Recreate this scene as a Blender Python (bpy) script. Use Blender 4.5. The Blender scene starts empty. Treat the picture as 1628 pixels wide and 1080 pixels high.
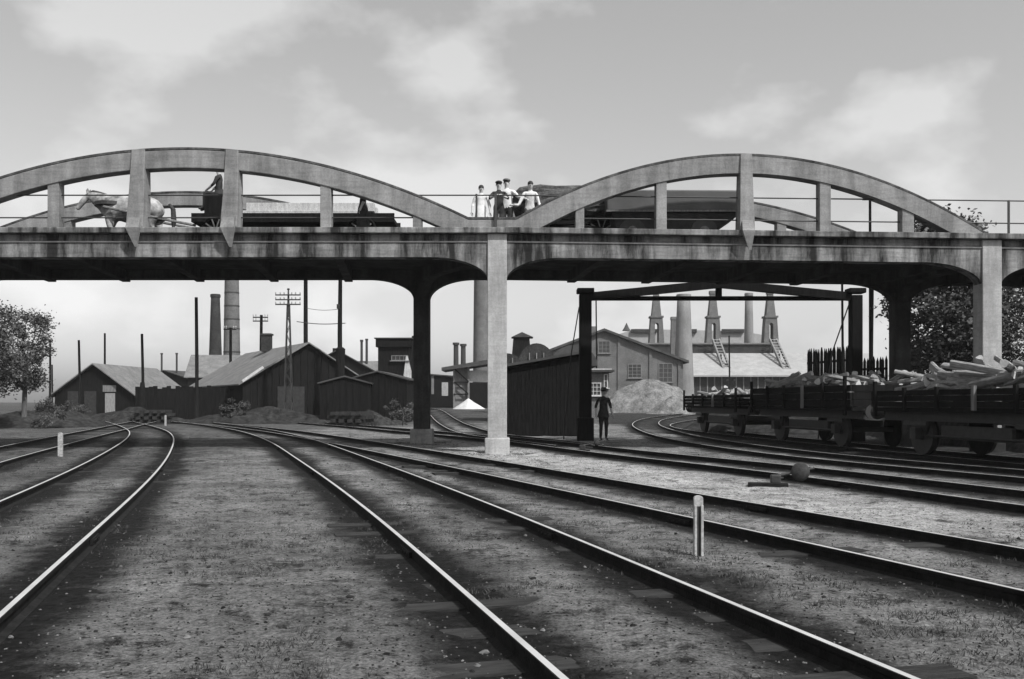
import bpy, math, random
import numpy as np
from mathutils import Vector, Matrix, noise as mnoise

# ------------------------------------------------------------------ camera, sky, sun, exposure
SC = bpy.context.scene
COL = SC.collection
F, CX, HY, CH = 1500.0, 814.0, 640.0, 1.32      # focal length (px of a 1628 px picture), principal column, horizon row, eye height
cam_d = bpy.data.cameras.new('camera'); cam = bpy.data.objects.new('camera', cam_d); COL.objects.link(cam)
cam.location = (0, 0, CH); cam.rotation_euler = (math.radians(90), 0, 0)
cam_d.sensor_width = 36.0; cam_d.lens = F/1628*36; cam_d.shift_y = (HY-540)/1628.0
cam_d.clip_start = 0.05; cam_d.clip_end = 9000
SC.camera = cam

SUN = Vector((0.55, -0.62, 0.98)).normalized()
SUN_EL = math.asin(SUN.z); SUN_AZ = math.atan2(SUN.x, SUN.y)
W = bpy.data.worlds.new('World'); SC.world = W; W.use_nodes = True
nt = W.node_tree; nt.nodes.clear()
def wn(t, **k):
    n = nt.nodes.new(t)
    for a, b in k.items(): setattr(n, a, b)
    return n
out = wn('ShaderNodeOutputWorld'); bg = wn('ShaderNodeBackground')
sky = wn('ShaderNodeTexSky', sky_type='NISHITA', sun_disc=False, sun_elevation=SUN_EL, sun_rotation=SUN_AZ, air_density=1.0, dust_density=2.5)
bw = wn('ShaderNodeRGBToBW'); nt.links.new(sky.outputs[0], bw.inputs[0])
tc = wn('ShaderNodeTexCoord'); mp = wn('ShaderNodeMapping'); mp.inputs['Scale'].default_value = (3.0, 3.0, 5.0); mp.inputs['Location'].default_value = (3.1, 0.4, 1.3)
nt.links.new(tc.outputs['Generated'], mp.inputs[0])
nz = wn('ShaderNodeTexNoise'); nz.inputs['Scale'].default_value = 1.25; nz.inputs['Detail'].default_value = 9; nz.inputs['Roughness'].default_value = 0.50; nz.inputs['Distortion'].default_value = 0.0
nt.links.new(mp.outputs[0], nz.inputs['Vector'])
rp = wn('ShaderNodeValToRGB'); rp.color_ramp.elements[0].position = 0.49; rp.color_ramp.elements[1].position = 0.58
nt.links.new(nz.outputs['Fac'], rp.inputs[0])
# cloud light: clouds are paler than the clear sky between them
mul = wn('ShaderNodeMath', operation='MULTIPLY_ADD'); mul.inputs[1].default_value = 0.84; mul.inputs[2].default_value = 0.50
nt.links.new(bw.outputs[0], mul.inputs[0])
cl = wn('ShaderNodeMath', operation='MULTIPLY_ADD'); cl.inputs[1].default_value = 0.62; cl.inputs[2].default_value = 2.1
nt.links.new(bw.outputs[0], cl.inputs[0])
mx = wn('ShaderNodeMix', data_type='FLOAT')
nt.links.new(rp.outputs[0], mx.inputs[0]); nt.links.new(mul.outputs[0], mx.inputs[2]); nt.links.new(cl.outputs[0], mx.inputs[3])
nt.links.new(mx.outputs[0], bg.inputs[0]); bg.inputs[1].default_value = 0.10
nt.links.new(bg.outputs[0], out.inputs[0])
sd = bpy.data.lights.new('sun', 'SUN'); sd.energy = 2.6; sd.angle = math.radians(2.0); sd.color = (1, 0.995, 0.985)
so = bpy.data.objects.new('sun', sd); COL.objects.link(so); so.rotation_euler = SUN.to_track_quat('Z', 'Y').to_euler(); so.location = (20, -20, 40)
vs = SC.view_settings; vs.view_transform = 'Standard'; vs.look = 'None'; vs.exposure = 1.0; vs.gamma = 1.0; vs.use_curve_mapping = False

RNG = random.Random(7)
# ------------------------------------------------------------------ pixel helpers and terrain
def smooth(a, b, x):
    t = min(1, max(0, (x-a)/(b-a))); return t*t*(3-2*t)
def terrain(x, y):
    return 0.7*smooth(52, 105, y)
def P(px, py, Y):
    return Vector(((px-CX)/F*Y, Y, CH+(HY-py)/F*Y))
def ZP(py, Y): return CH+(HY-py)/F*Y
def XP(px, Y): return (px-CX)/F*Y
def G(px, py, dz=0.0):
    lo, hi = 1.0, 400.0
    k = (px-CX)/F
    for _ in range(50):
        m = (lo+hi)/2
        if CH+(HY-py)/F*m > terrain(k*m, m)+dz: lo = m
        else: hi = m
    return Vector((k*lo, lo, terrain(k*lo, lo)+dz))

# ------------------------------------------------------------------ materials (a grey world: neutral tones only)
MATS = {}
def mat(name, lo, hi=None, scale=3.0, rough=0.85, bump=0.3, stretch=(1, 1, 1), metal=0.0, detail=6, fine=None, fc=.34, board=0.0, streak=0.0, bscale=None, coord='Object'):
    if name in MATS: return MATS[name]
    hi = hi if hi is not None else lo*1.3
    m = bpy.data.materials.new(name); m.use_nodes = True; t = m.node_tree; L = t.links.new
    b = t.nodes['Principled BSDF']; b.inputs['Roughness'].default_value = rough; b.inputs['Metallic'].default_value = metal
    if rough >= .65 and metal == 0: b.inputs['Specular IOR Level'].default_value = .08
    c = t.nodes.new('ShaderNodeTexCoord'); mp = t.nodes.new('ShaderNodeMapping'); mp.inputs['Scale'].default_value = stretch
    L(c.outputs[coord], mp.inputs[0])
    n = t.nodes.new('ShaderNodeTexNoise'); n.inputs['Scale'].default_value = scale; n.inputs['Detail'].default_value = detail; n.inputs['Roughness'].default_value = 0.62
    L(mp.outputs[0], n.inputs['Vector'])
    r = t.nodes.new('ShaderNodeValToRGB'); e = r.color_ramp.elements
    e[0].position = 0.32; e[1].position = 0.70; e[0].color = (lo, lo, lo, 1); e[1].color = (hi, hi, hi, 1)
    L(n.outputs['Fac'], r.inputs[0]); col = r.outputs[0]
    if streak > 0:       # rain-washed vertical streaks and damp patches
        mp2 = t.nodes.new('ShaderNodeMapping'); mp2.inputs['Scale'].default_value = (1.0, 1.0, 0.16); L(c.outputs[coord], mp2.inputs[0])
        n2 = t.nodes.new('ShaderNodeTexNoise'); n2.inputs['Scale'].default_value = 1.9; n2.inputs['Detail'].default_value = 8; n2.inputs['Roughness'].default_value = 0.68; L(mp2.outputs[0], n2.inputs['Vector'])
        r2 = t.nodes.new('ShaderNodeValToRGB'); q = r2.color_ramp.elements; q[0].position = 0.40; q[1].position = 0.60
        v = 1-streak; q[0].color = (v, v, v, 1); q[1].color = (1, 1, 1, 1); L(n2.outputs['Fac'], r2.inputs[0])
        mm = t.nodes.new('ShaderNodeMix'); mm.data_type = 'RGBA'; mm.blend_type = 'MULTIPLY'; mm.inputs[0].default_value = 1
        L(col, mm.inputs[6]); L(r2.outputs[0], mm.inputs[7]); col = mm.outputs[2]
    if board > 0:        # faint joints left by the shuttering boards
        mp5 = t.nodes.new('ShaderNodeMapping'); mp5.inputs['Scale'].default_value = (.12, .12, 1.0); L(c.outputs[coord], mp5.inputs[0])
        w5 = t.nodes.new('ShaderNodeTexNoise'); w5.inputs['Scale'].default_value = 11; w5.inputs['Detail'].default_value = 2; L(mp5.outputs[0], w5.inputs['Vector'])
        r5 = t.nodes.new('ShaderNodeValToRGB'); q = r5.color_ramp.elements; q[0].position = .40; q[1].position = .52; v = 1-board; q[0].color = (v, v, v, 1); q[1].color = (1, 1, 1, 1); L(w5.outputs['Fac'], r5.inputs[0])
        mm = t.nodes.new('ShaderNodeMix'); mm.data_type = 'RGBA'; mm.blend_type = 'MULTIPLY'; mm.inputs[0].default_value = 1
        L(col, mm.inputs[6]); L(r5.outputs[0], mm.inputs[7]); col = mm.outputs[2]
    if fine:
        n3 = t.nodes.new('ShaderNodeTexNoise'); n3.inputs['Scale'].default_value = fine; n3.inputs['Detail'].default_value = 3; L(mp.outputs[0], n3.inputs['Vector'])
        r3 = t.nodes.new('ShaderNodeValToRGB'); q = r3.color_ramp.elements; q[0].position = .35; q[1].position = .65; q[0].color = (1-fc, 1-fc, 1-fc, 1); q[1].color = (1+fc*.35, 1+fc*.35, 1+fc*.35, 1); L(n3.outputs['Fac'], r3.inputs[0])
        mm = t.nodes.new('ShaderNodeMix'); mm.data_type = 'RGBA'; mm.blend_type = 'MULTIPLY'; mm.inputs[0].default_value = 1
        L(col, mm.inputs[6]); L(r3.outputs[0], mm.inputs[7]); col = mm.outputs[2]
    L(col, b.inputs['Base Color'])
    if bump > 0:
        n4 = t.nodes.new('ShaderNodeTexNoise'); n4.inputs['Scale'].default_value = bscale or scale*6; n4.inputs['Detail'].default_value = 5; L(mp.outputs[0], n4.inputs['Vector'])
        bp = t.nodes.new('ShaderNodeBump'); bp.inputs['Strength'].default_value = bump; bp.inputs['Distance'].default_value = 0.02
        L(n4.outputs['Fac'], bp.inputs['Height']); L(bp.outputs[0], b.inputs['Normal'])
    MATS[name] = m
    return m
CONC = mat('concrete', .20, .28, 1.3, .9, .15, streak=.38, board=.13, fine=22, fc=.14, bscale=30)
CONC_BEAM = mat('weathered_concrete', .15, .32, 0.8, .9, .15, streak=.90, board=.2, fine=18, fc=.14, bscale=30)
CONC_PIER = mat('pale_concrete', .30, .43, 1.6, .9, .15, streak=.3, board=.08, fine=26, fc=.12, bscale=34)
CONC_TOP = mat('mossy_concrete', .035, .15, 2.2, .95, .3, streak=.4, fine=14, bscale=24)
SOOT_SHADE = mat('sooty_shaded_concrete', .03, .075, 1.1, .92, .15, streak=.4, fine=18, fc=.15, bscale=30)  # soot, plus the shade under and behind the deck put into the colour
IRON = mat('black_iron', .012, .03, 6, .6, .2)
RAILTOP = mat('worn_rail_head', .42, .56, 3, .5, .05, metal=.35)
RAILSIDE = mat('rusty_rail_side', .008, .02, 8, .85, .4)
SLEEP = mat('tarred_sleeper', .018, .05, 4, .95, .6, stretch=(1, 8, 8))
TARWOOD = mat('tarred_plank', .004, .013, 2.5, .9, .5, stretch=(6, 6, .7))
OLDWOOD = mat('grey_wood', .10, .22, 2.5, .9, .5, stretch=(6, 6, .7))
PALEWOOD = mat('pale_wood', .34, .55, 3, .9, .4, stretch=(5, 5, 1), fine=20)
LOGBARK = mat('log_bark', .14, .32, 6, .95, .6, stretch=(1, 5, 5))
LOGEND = mat('log_cut_face', .30, .45, 9, .9, .3)
ROOFT = mat('weathered_roof', .11, .18, 1.2, .9, .4, fine=7, fc=.2, bscale=18)
ROOFL = mat('pale_roof', .24, .32, .8, .9, .2, fine=4, fc=.1, bscale=12)
ROOFD = mat('dark_roof', .035, .07, 1.2, .9, .4)
BRICKD = mat('sooty_brick', .022, .05, 1.0, .92, .5, fine=9, bscale=20)
BRICKM = mat('grey_brick', .09, .16, .6, .92, .4, fine=9, fc=.25, bscale=16)
BRICKL = mat('haze_paled_brick', .17, .24, .35, .92, .2, fine=6, fc=.12, bscale=14, streak=.15)  # right-hand chimneys: distance haze is put into this lighter brick tone
SLAG = mat('rubble', .09, .22, 1.6, .95, 1.0, fine=7, bscale=6)
SAND = mat('white_sand', .36, .5, 2, .95, .3)
GLASS = mat('window_pane', .02, .05, 1, .15, 0)
WHITEP = mat('white_paint', .28, .42, 5, .7, .2, fine=30)
DARKP = mat('black_paint', .02, .04, 5, .7, .2)
LEAF = mat('leaf', .02, .13, 1.3, .7, 0)
BARK = mat('bark', .04, .09, 5, .95, .6, stretch=(3, 3, .6))
GRASS = mat('grass_blade', .03, .08, .6, .9, 0)
CLOD = mat('cinder_clod', .008, .03, 3, .95, .3)
STONE = mat('ballast_stone', .05, .19, .7, .9, .4)
SKIN = mat('skin', .34, .40, 8, .6, 0); HAIR = mat('hair', .03, .06, 9, .7, .2)
CLOTHL = mat('light_cloth', .50, .66, 9, .95, .3); CLOTHD = mat('dark_cloth', .02, .045, 9, .95, .3); CLOTHM = mat('grey_cloth', .10, .18, 9, .95, .3)
HORSE = mat('dappled_hide', .07, .46, 3.2, .8, .1, detail=3); HAY = mat('dark_hay', .045, .11, 6, 1, .9, fine=18, bscale=22)
TRUCK = mat('dark_van_paint', .045, .075, 2, .6, .1); LEATHER = mat('leather', .02, .03, 5, .6, .1)

# ------------------------------------------------------------------ mesh builder
class MB:
    def __init__(s): s.v = []; s.f = []; s.m = []
    def add(s, vs, fs, mi=0):
        o = len(s.v); s.v += [tuple(v) for v in vs]
        for f in fs: s.f.append([o+i for i in f]); s.m.append(mi)
        return s
    def box(s, c, d, rz=0.0, mi=0, M=None):
        x, y, z = d[0]/2, d[1]/2, d[2]/2
        R = M if M else Matrix.Rotation(rz, 3, 'Z'); c = Vector(c)
        vs = [c+R@Vector((a*x, b*y, e*z)) for e in (-1, 1) for a, b in ((-1, -1), (1, -1), (1, 1), (-1, 1))]
        return s.add(vs, [(0, 3, 2, 1), (4, 5, 6, 7), (0, 1, 5, 4), (1, 2, 6, 5), (2, 3, 7, 6), (3, 0, 4, 7)], mi)
    def beam(s, a, b, w, h, mi=0):
        a, b = Vector(a), Vector(b); d = (b-a); L = d.length; x = d.normalized()
        up = Vector((0, 0, 1)) if abs(x.z) < .95 else Vector((0, 1, 0))
        y = up.cross(x).normalized(); z = x.cross(y)
        return s.box((a+b)/2, (L, w, h), mi=mi, M=Matrix((x, y, z)).transposed())
    def prism(s, poly, axis, a, b, mi=0):
        # poly: 2-D outline; axis 'y' -> (x,z) outline extruded in y, 'x' -> (y,z) in x, 'z' -> (x,y) in z
        n = len(poly)
        def mk(p, t): return (p[0], t, p[1]) if axis == 'y' else (t, p[0], p[1]) if axis == 'x' else (p[0], p[1], t)
        vs = [mk(p, a) for p in poly]+[mk(p, b) for p in poly]
        return s.add(vs, [list(range(n))[::-1], list(range(n, 2*n))]+[(i, (i+1) % n, n+(i+1) % n, n+i) for i in range(n)], mi)
    def tube(s, pts, r, n=6, mi=0, cap=True):
        pts = [Vector(p) for p in pts]; rs = r if isinstance(r, (list, tuple)) else [r]*len(pts); vs = []; fs = []
        for i, p in enumerate(pts):
            d = (pts[min(i+1, len(pts)-1)]-pts[max(i-1, 0)]).normalized()
            a = Vector((0, 0, 1)) if abs(d.z) < .9 else Vector((1, 0, 0)); u = d.cross(a).normalized(); w = d.cross(u)
            vs += [p+(u*math.cos(t)+w*math.sin(t))*rs[i] for t in (2*math.pi*k/n for k in range(n))]
        for i in range(len(pts)-1):
            for k in range(n): fs.append((i*n+k, i*n+(k+1) % n, (i+1)*n+(k+1) % n, (i+1)*n+k))
        if cap: fs += [list(range(n)), [(len(pts)-1)*n+k for k in range(n)][::-1]]
        return s.add(vs, fs, mi)
    def lathe(s, c, prof, n=20, mi=0, sy=1.0, sx=1.0):
        vs = []; fs = []; m = len(prof)
        for r, z in prof:
            for k in range(n):
                t = 2*math.pi*k/n; vs.append((c[0]+r*sx*math.cos(t), c[1]+r*sy*math.sin(t), c[2]+z))
        for i in range(m-1):
            for k in range(n): fs.append((i*n+k, i*n+(k+1) % n, (i+1)*n+(k+1) % n, (i+1)*n+k))
        fs += [list(range(n))[::-1], [(m-1)*n+k for k in range(n)]]
        return s.add(vs, fs, mi)
    def ell(s, c, r, n=8, m=6, mi=0, z0=-1.0):
        prof = []
        for i in range(m+1):
            z = z0+(1-z0)*i/m; zz = math.sin((-1+2*i/m)*math.pi/2) if z0 == -1 else math.sin(math.asin(z0)+(math.pi/2-math.asin(z0))*i/m)
            prof.append((max(.02, math.sqrt(max(0, 1-zz*zz)))*r[0], zz*r[2]))
        return s.lathe(c, prof, n, mi, sy=r[1]/r[0])
    def strip(s, xs, zt, zb, y0, y1, mi=0):
        # solid wall between two curves over x
        n = len(xs); vs = []
        for i in range(n): vs += [(xs[i], y0, zb[i]), (xs[i], y0, zt[i]), (xs[i], y1, zt[i]), (xs[i], y1, zb[i])]
        fs = [(0, 1, 2, 3), tuple(4*(n-1)+k for k in (3, 2, 1, 0))]
        for i in range(n-1):
            for k in range(4): fs.append((4*i+k, 4*(i+1)+k, 4*(i+1)+(k+1) % 4, 4*i+(k+1) % 4))
        return s.add(vs, fs, mi)
    def mesh(s, name, mats, smooth_=False):
        me = bpy.data.meshes.new(name); me.from_pydata(s.v, [], s.f)
        for m in (mats if isinstance(mats, (list, tuple)) else [mats]): me.materials.append(m)
        me.polygons.foreach_set('material_index', s.m)
        if smooth_: me.polygons.foreach_set('use_smooth', [True]*len(s.f))
        me.update(); return me
    def build(s, name, mats, parent=None, bevel=0, smooth_=False, loc=None, rz=0):
        o = bpy.data.objects.new(name, s.mesh(name, mats, smooth_)); COL.objects.link(o)
        if parent: o.parent = parent
        if loc is not None: o.location = loc
        if rz: o.rotation_euler.z = rz
        if bevel:
            b = o.modifiers.new('bevel', 'BEVEL'); b.width = bevel; b.segments = 2; b.limit_method = 'ANGLE'; b.angle_limit = math.radians(40)
        return o
def empty(name, loc=(0, 0, 0), rz=0.0):
    o = bpy.data.objects.new(name, None); COL.objects.link(o); o.location = loc; o.rotation_euler.z = rz; o.empty_display_size = .2
    return o
def tag(o, label, cat, group=None):
    o['label'] = label; o['category'] = cat
    if group: o['group'] = group
    return o
def inst(name, me, parent=None, loc=(0, 0, 0), rot=(0, 0, 0), scale=(1, 1, 1)):
    o = bpy.data.objects.new(name, me); COL.objects.link(o); o.parent = parent; o.location = loc; o.rotation_euler = rot; o.scale = scale
    return o

# ------------------------------------------------------------------ tracks: paths first (the ground is stained along them)
RZ = 0.10                                            # rail head above the ground
GAUGE = 1.50
def resample(pts, step):
    pts = [Vector((p.x, p.y)) for p in pts]
    dense = []
    for i in range(len(pts)-1):
        p0, p1, p2, p3 = pts[max(i-1, 0)], pts[i], pts[i+1], pts[min(i+2, len(pts)-1)]
        k = max(4, int((p2-p1).length/step*2))
        for j in range(k):
            t = j/k
            dense.append(0.5*((2*p1)+(p2-p0)*t+(2*p0-5*p1+4*p2-p3)*t*t+(3*p1-p0-3*p2+p3)*t**3))
    dense.append(pts[-1])
    d = [0]
    for a, b in zip(dense, dense[1:]): d.append(d[-1]+(b-a).length)
    n = max(3, int(d[-1]/step)); A = np.array([(p.x, p.y) for p in dense]); t = np.linspace(0, d[-1], n)
    X = np.interp(t, d, A[:, 0]); Y = np.interp(t, d, A[:, 1])
    w = max(1, int(2.2/step))                         # smooth over about four metres
    for _ in range(3):
        for arr in (X, Y):
            pad = np.concatenate([2*arr[0]-arr[w:0:-1], arr, 2*arr[-1]-arr[-2:-w-2:-1]])
            arr[:] = np.convolve(pad, np.ones(2*w+1)/(2*w+1), 'valid')
    return np.stack([X, Y], 1)
def offset(A, d):
    T = np.gradient(A, axis=0); T /= np.linalg.norm(T, axis=1)[:, None]
    return A+np.stack([T[:, 1], -T[:, 0]], 1)*d       # d > 0: to the right of travel
def rail_px(l): return [G(x, y, RZ) for x, y in l]
TR = {}
# travel runs from near to far; (rail points in the picture, side on which the other rail lies)
TR['left_curve'] = (resample(rail_px([(-120, 1086), (47, 934), (126, 863.6), (177.6, 819), (212, 788), (246, 753.5), (267, 726), (276.5, 702), (274, 691.6), (263.6, 684), (246, 678.5), (226, 673.4), (200, 668), (150, 662)]), .35), -1)
TR['left_siding'] = (resample(rail_px([(-3300, 1080), (-1300, 900), (-420, 795), (-240, 760), (-90, 728), (47, 701), (109, 689), (153, 681), (190, 673.5), (222, 668), (260, 664)]), .35), 1)
TR['main'] = (resample(rail_px([(1010, 1175), (905, 1084), (807, 999), (600, 820), (556, 788), (514.7, 757), (470, 727.7), (435.6, 705), (404.6, 691.6), (377, 684), (349.6, 679), (315, 674), (281, 670), (235, 665.5), (180, 661)]), .35), 1)
TR['middle'] = (resample(rail_px([(1750, 964), (1564, 923), (1330, 870), (1100, 821.3), (850, 769.5), (700, 738), (600, 718.5), (540, 706.5), (480, 695.5), (425, 686), (380, 680.5), (330, 675), (280, 670.5), (225, 666)]), .35), 1)
TR['crossing'] = (resample(rail_px([(1760, 819), (1563, 793), (1394, 772.5), (1254, 752), (1106, 736), (937, 718), (811, 701), (690, 690), (600, 682), (520, 675), (430, 668), (360, 664)]), .35), 1)
TR['yard_curve'] = (resample(rail_px([(1760, 770), (1562, 752), (1400, 738), (1229, 722), (1130, 708), (1070, 698.5), (1035, 690), (1012, 681), (1005, 674.5), (1012, 668.5), (1030, 664), (1068, 659), (1109, 655), (1160, 652)]), .35), 1)
TR['wood_siding'] = (resample([Vector(p) for p in ((11.25, 12), (10.5, 17.5), (9.75, 22), (9.2, 27), (8.55, 33), (7.95, 40), (8.1, 48), (9.6, 56), (12.6, 64), (17, 71), (22, 76))], .35), 1)
TR['works_branch'] = (resample(rail_px([(960, 706), (880, 697.5), (811, 691), (774, 684), (754, 678), (727, 667), (711, 657), (699, 651), (680, 648.5)]), .35), -1)
CENTRES = {k: offset(a, s*GAUGE/2) for k, (a, s) in TR.items()}
RAILS = {k: (a, offset(a, s*GAUGE)) for k, (a, s) in TR.items()}

# ------------------------------------------------------------------ ground: one sheet to the horizon
def axis_coords(lo, hi, fine, far):
    a = list(np.arange(lo, hi+1e-6, fine)); st = fine; x = hi
    while x < far: st *= 1.16; x += st; a.append(x)
    st = fine; x = lo; b = []
    while x > -far: st *= 1.16; x -= st; b.append(x)
    return np.array(b[::-1]+a)
gx = axis_coords(-12.0, 15.0, .10, 4000); gy = axis_coords(2.5, 42.0, .10, 4000)
gxx, gyy = np.meshgrid(gx, gy)
def vnoise(X, Y, cell, seed):
    r = np.random.RandomState(seed); N = 256; T = r.rand(N, N)
    x = X/cell; y = Y/cell; xi = np.floor(x).astype(int); yi = np.floor(y).astype(int); fx = x-xi; fy = y-yi
    fx = fx*fx*(3-2*fx); fy = fy*fy*(3-2*fy)
    g = lambda a, b: T[a % N, b % N]
    return (g(xi, yi)*(1-fx)+g(xi+1, yi)*fx)*(1-fy)+(g(xi, yi+1)*(1-fx)+g(xi+1, yi+1)*fx)*fy
tt = np.clip((gyy-52)/53, 0, 1); gz = 0.7*tt*tt*(3-2*tt)
near = np.exp(-np.maximum(0, np.abs(gxx)-14)/6)*np.exp(-np.maximum(0, gyy-45)/10)
dr = np.full(gxx.shape, 99.0); dc = np.full(gxx.shape, 99.0)          # distance to the nearest rail and track centre line
mask = (gyy < 130) & (np.abs(gxx) < 60)
mi_ = np.where(mask)
for k in TR:
    for arr, tgt in ((RAILS[k][0], dr), (RAILS[k][1], dr), (CENTRES[k], dc)):
        for j in range(len(arr)-1):
            a, b = arr[j], arr[j+1]
            lo = np.minimum(a, b)-1.6; hi = np.maximum(a, b)+1.6
            i0, i1 = np.searchsorted(gx, [lo[0], hi[0]]); j0, j1 = np.searchsorted(gy, [lo[1], hi[1]])
            if i1 <= i0 or j1 <= j0: continue
            X = gxx[j0:j1, i0:i1]; Y = gyy[j0:j1, i0:i1]; d = b-a; t = np.clip(((X-a[0])*d[0]+(Y-a[1])*d[1])/(d@d), 0, 1)
            q = np.hypot(X-a[0]-t*d[0], Y-a[1]-t*d[1]); tgt[j0:j1, i0:i1] = np.minimum(tgt[j0:j1, i0:i1], q)
lump = (vnoise(gxx, gyy, .9, 1)-.5)*.05+(vnoise(gxx, gyy, .33, 2)-.5)*.03+(vnoise(gxx, gyy, .14, 3)-.5)*.016+(vnoise(gxx, gyy, 3.1, 4)-.5)*.05
calm = np.clip((dr-.10)/.5, .10, 1)
gz = gz+lump*near*calm-.004-.010*near*np.exp(-(dr/.22)**2)
n1 = vnoise(gxx, gyy, 1.7, 11)*.5+vnoise(gxx, gyy, .6, 12)*.3+vnoise(gxx, gyy, .22, 13)*.2
stain = np.clip(1.5-(dr/(.20+.52*n1))**1.6, 0, 1.25)
# cinder-black working ground on the left and round the wood siding
stain = np.maximum(stain, np.clip((-3.6-gxx-gyy*.10)/3+ (n1-.5)*1.6, 0, .6)*np.clip((gyy-8)/8, .25, 1))
stain = np.maximum(stain, np.clip((gxx-6.6+(gyy-30)*.06)/1.6+(n1-.5)*1.5, 0, .95)*(gyy > 15))
stain = np.maximum(stain, np.clip((gyy-50)/14+(n1-.5)*1.2, 0, .75)*(gxx < 2))
# the pale trodden strip between the crossing track and the middle track
pale = np.exp(-(((gyy-19.8)+(gxx-1.6)*3.3)/6.0)**2)*np.clip((gyy-6)/4, 0, 1)*np.clip((31-gyy)/6, 0, 1)*(.55+.9*n1)
me = bpy.data.meshes.new('ground'); ny, nx = gxx.shape
me.from_pydata(np.stack([gxx.ravel(), gyy.ravel(), gz.ravel()], 1).tolist(), [], [(j*nx+i, j*nx+i+1, (j+1)*nx+i+1, (j+1)*nx+i) for j in range(ny-1) for i in range(nx-1)])
for nm, a in (('stain', stain), ('pale', pale)):
    at = me.attributes.new(nm, 'FLOAT', 'POINT'); at.data.foreach_set('value', a.ravel().astype(np.float32))
me.polygons.foreach_set('use_smooth', [True]*len(me.polygons))
gm = bpy.data.materials.new('yard_ground'); gm.use_nodes = True; t = gm.node_tree; L = t.links.new; b = t.nodes['Principled BSDF']; b.inputs['Roughness'].default_value = .97; b.inputs['Specular IOR Level'].default_value = .1
def tn(ty, **k):
    n = t.nodes.new(ty)
    for a, c in k.items(): setattr(n, a, c)
    return n
def noise_(sc, det=6, ro=.6, st=None):
    n = tn('ShaderNodeTexNoise'); n.inputs['Scale'].default_value = sc; n.inputs['Detail'].default_value = det; n.inputs['Roughness'].default_value = ro
    if st:
        m_ = tn('ShaderNodeMapping'); m_.inputs['Scale'].default_value = st; L(tcg.outputs['Object'], m_.inputs[0]); L(m_.outputs[0], n.inputs['Vector'])
    else: L(tcg.outputs['Object'], n.inputs['Vector'])
    return n.outputs['Fac']
def ramp(i, p0, v0, p1, v1):
    r = tn('ShaderNodeValToRGB'); e = r.color_ramp.elements; e[0].position = p0; e[1].position = p1; e[0].color = (v0, v0, v0, 1); e[1].color = (v1, v1, v1, 1); L(i, r.inputs[0]); return r.outputs[0]
def mixc(f, a, c, mode='MIX'):
    m_ = tn('ShaderNodeMix', data_type='RGBA', blend_type=mode)
    if isinstance(f, float): m_.inputs[0].default_value = f
    else: L(f, m_.inputs[0])
    L(a, m_.inputs[6]); L(c, m_.inputs[7]); return m_.outputs[2]
tcg = tn('ShaderNodeTexCoord')
base = ramp(noise_(.55, 8, .65), .34, .125, .66, .28)
at2 = tn('ShaderNodeAttribute', attribute_name='pale'); base = mixc(at2.outputs['Fac'], base, ramp(noise_(.9, 7, .65), .32, .32, .66, .58))
base = mixc(1.0, base, ramp(noise_(9, 6, .7), .30, .52, .68, 1.22), 'MULTIPLY')
base = mixc(1.0, base, ramp(noise_(38, 6, .8), .36, .30, .62, 1.45), 'MULTIPLY')
base = mixc(1.0, base, ramp(noise_(2.1, 12, .80), .38, .14, .48, 1.0), 'MULTIPLY')
base = mixc(1.0, base, ramp(noise_(8.5, 10, .8), .39, .18, .47, 1.0), 'MULTIPLY')
at1 = tn('ShaderNodeAttribute', attribute_name='stain')
ad = tn('ShaderNodeMath', operation='MULTIPLY_ADD'); L(noise_(4.5, 12, .80), ad.inputs[0]); ad.inputs[1].default_value = 2.6; ad.inputs[2].default_value = -1.38
ad2 = tn('ShaderNodeMath', operation='ADD', use_clamp=True); L(ad.outputs[0], ad2.inputs[0]); L(at1.outputs['Fac'], ad2.inputs[1])
base = mixc(ad2.outputs[0], base, ramp(noise_(14, 6, .7), .35, .006, .68, .024))
L(base, b.inputs['Base Color'])
bp = tn('ShaderNodeBump'); bp.inputs['Strength'].default_value = 1.0; bp.inputs['Distance'].default_value = .05
L(noise_(20, 10, .8), bp.inputs['Height']); L(bp.outputs[0], b.inputs['Normal'])
me.materials.append(gm)
ground = bpy.data.objects.new('ground', me); COL.objects.link(ground); ground['kind'] = 'structure'
def ground_z(x, y):
    i = min(max(np.searchsorted(gx, x)-1, 0), nx-2); j = min(max(np.searchsorted(gy, y)-1, 0), ny-2)
    fx = (x-gx[i])/(gx[i+1]-gx[i]); fy = (y-gy[j])/(gy[j+1]-gy[j])
    return (gz[j, i]*(1-fx)+gz[j, i+1]*fx)*(1-fy)+(gz[j+1, i]*(1-fx)+gz[j+1, i+1]*fx)*fy

# ------------------------------------------------------------------ tracks
PROF = [(-.060, -.12), (.060, -.12), (.060, -.108), (.012, -.092), (.012, -.040), (.024, -.030), (.024, -.004), (.019, 0), (-.019, 0), (-.024, -.004), (-.024, -.030), (-.012, -.040), (-.012, -.092), (-.060, -.108)]
def rail_mesh(A, dz):
    T = np.gradient(A, axis=0); T /= np.linalg.norm(T, axis=1)[:, None]; n = len(PROF); m = MB(); vs = []; fs = []; ms = []
    for i in range(len(A)):
        z = terrain(A[i][0], A[i][1])+RZ+dz
        for u, w in PROF: vs.append((A[i][0]+T[i][1]*u, A[i][1]-T[i][0]*u, z+w))
    for i in range(len(A)-1):
        for k in range(n): fs.append((i*n+k, i*n+(k+1) % n, (i+1)*n+(k+1) % n, (i+1)*n+k)); ms.append(1 if k == 7 else 0)
    m.v = vs; m.f = fs+[list(range(n)), [(len(A)-1)*n+k for k in range(n)][::-1]]; m.m = ms+[0, 0]
    return m
fpm = MB().box((0, .027, -.062), (.46, .026, .05)).box((0, -.027, -.062), (.46, .026, .05))
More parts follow.
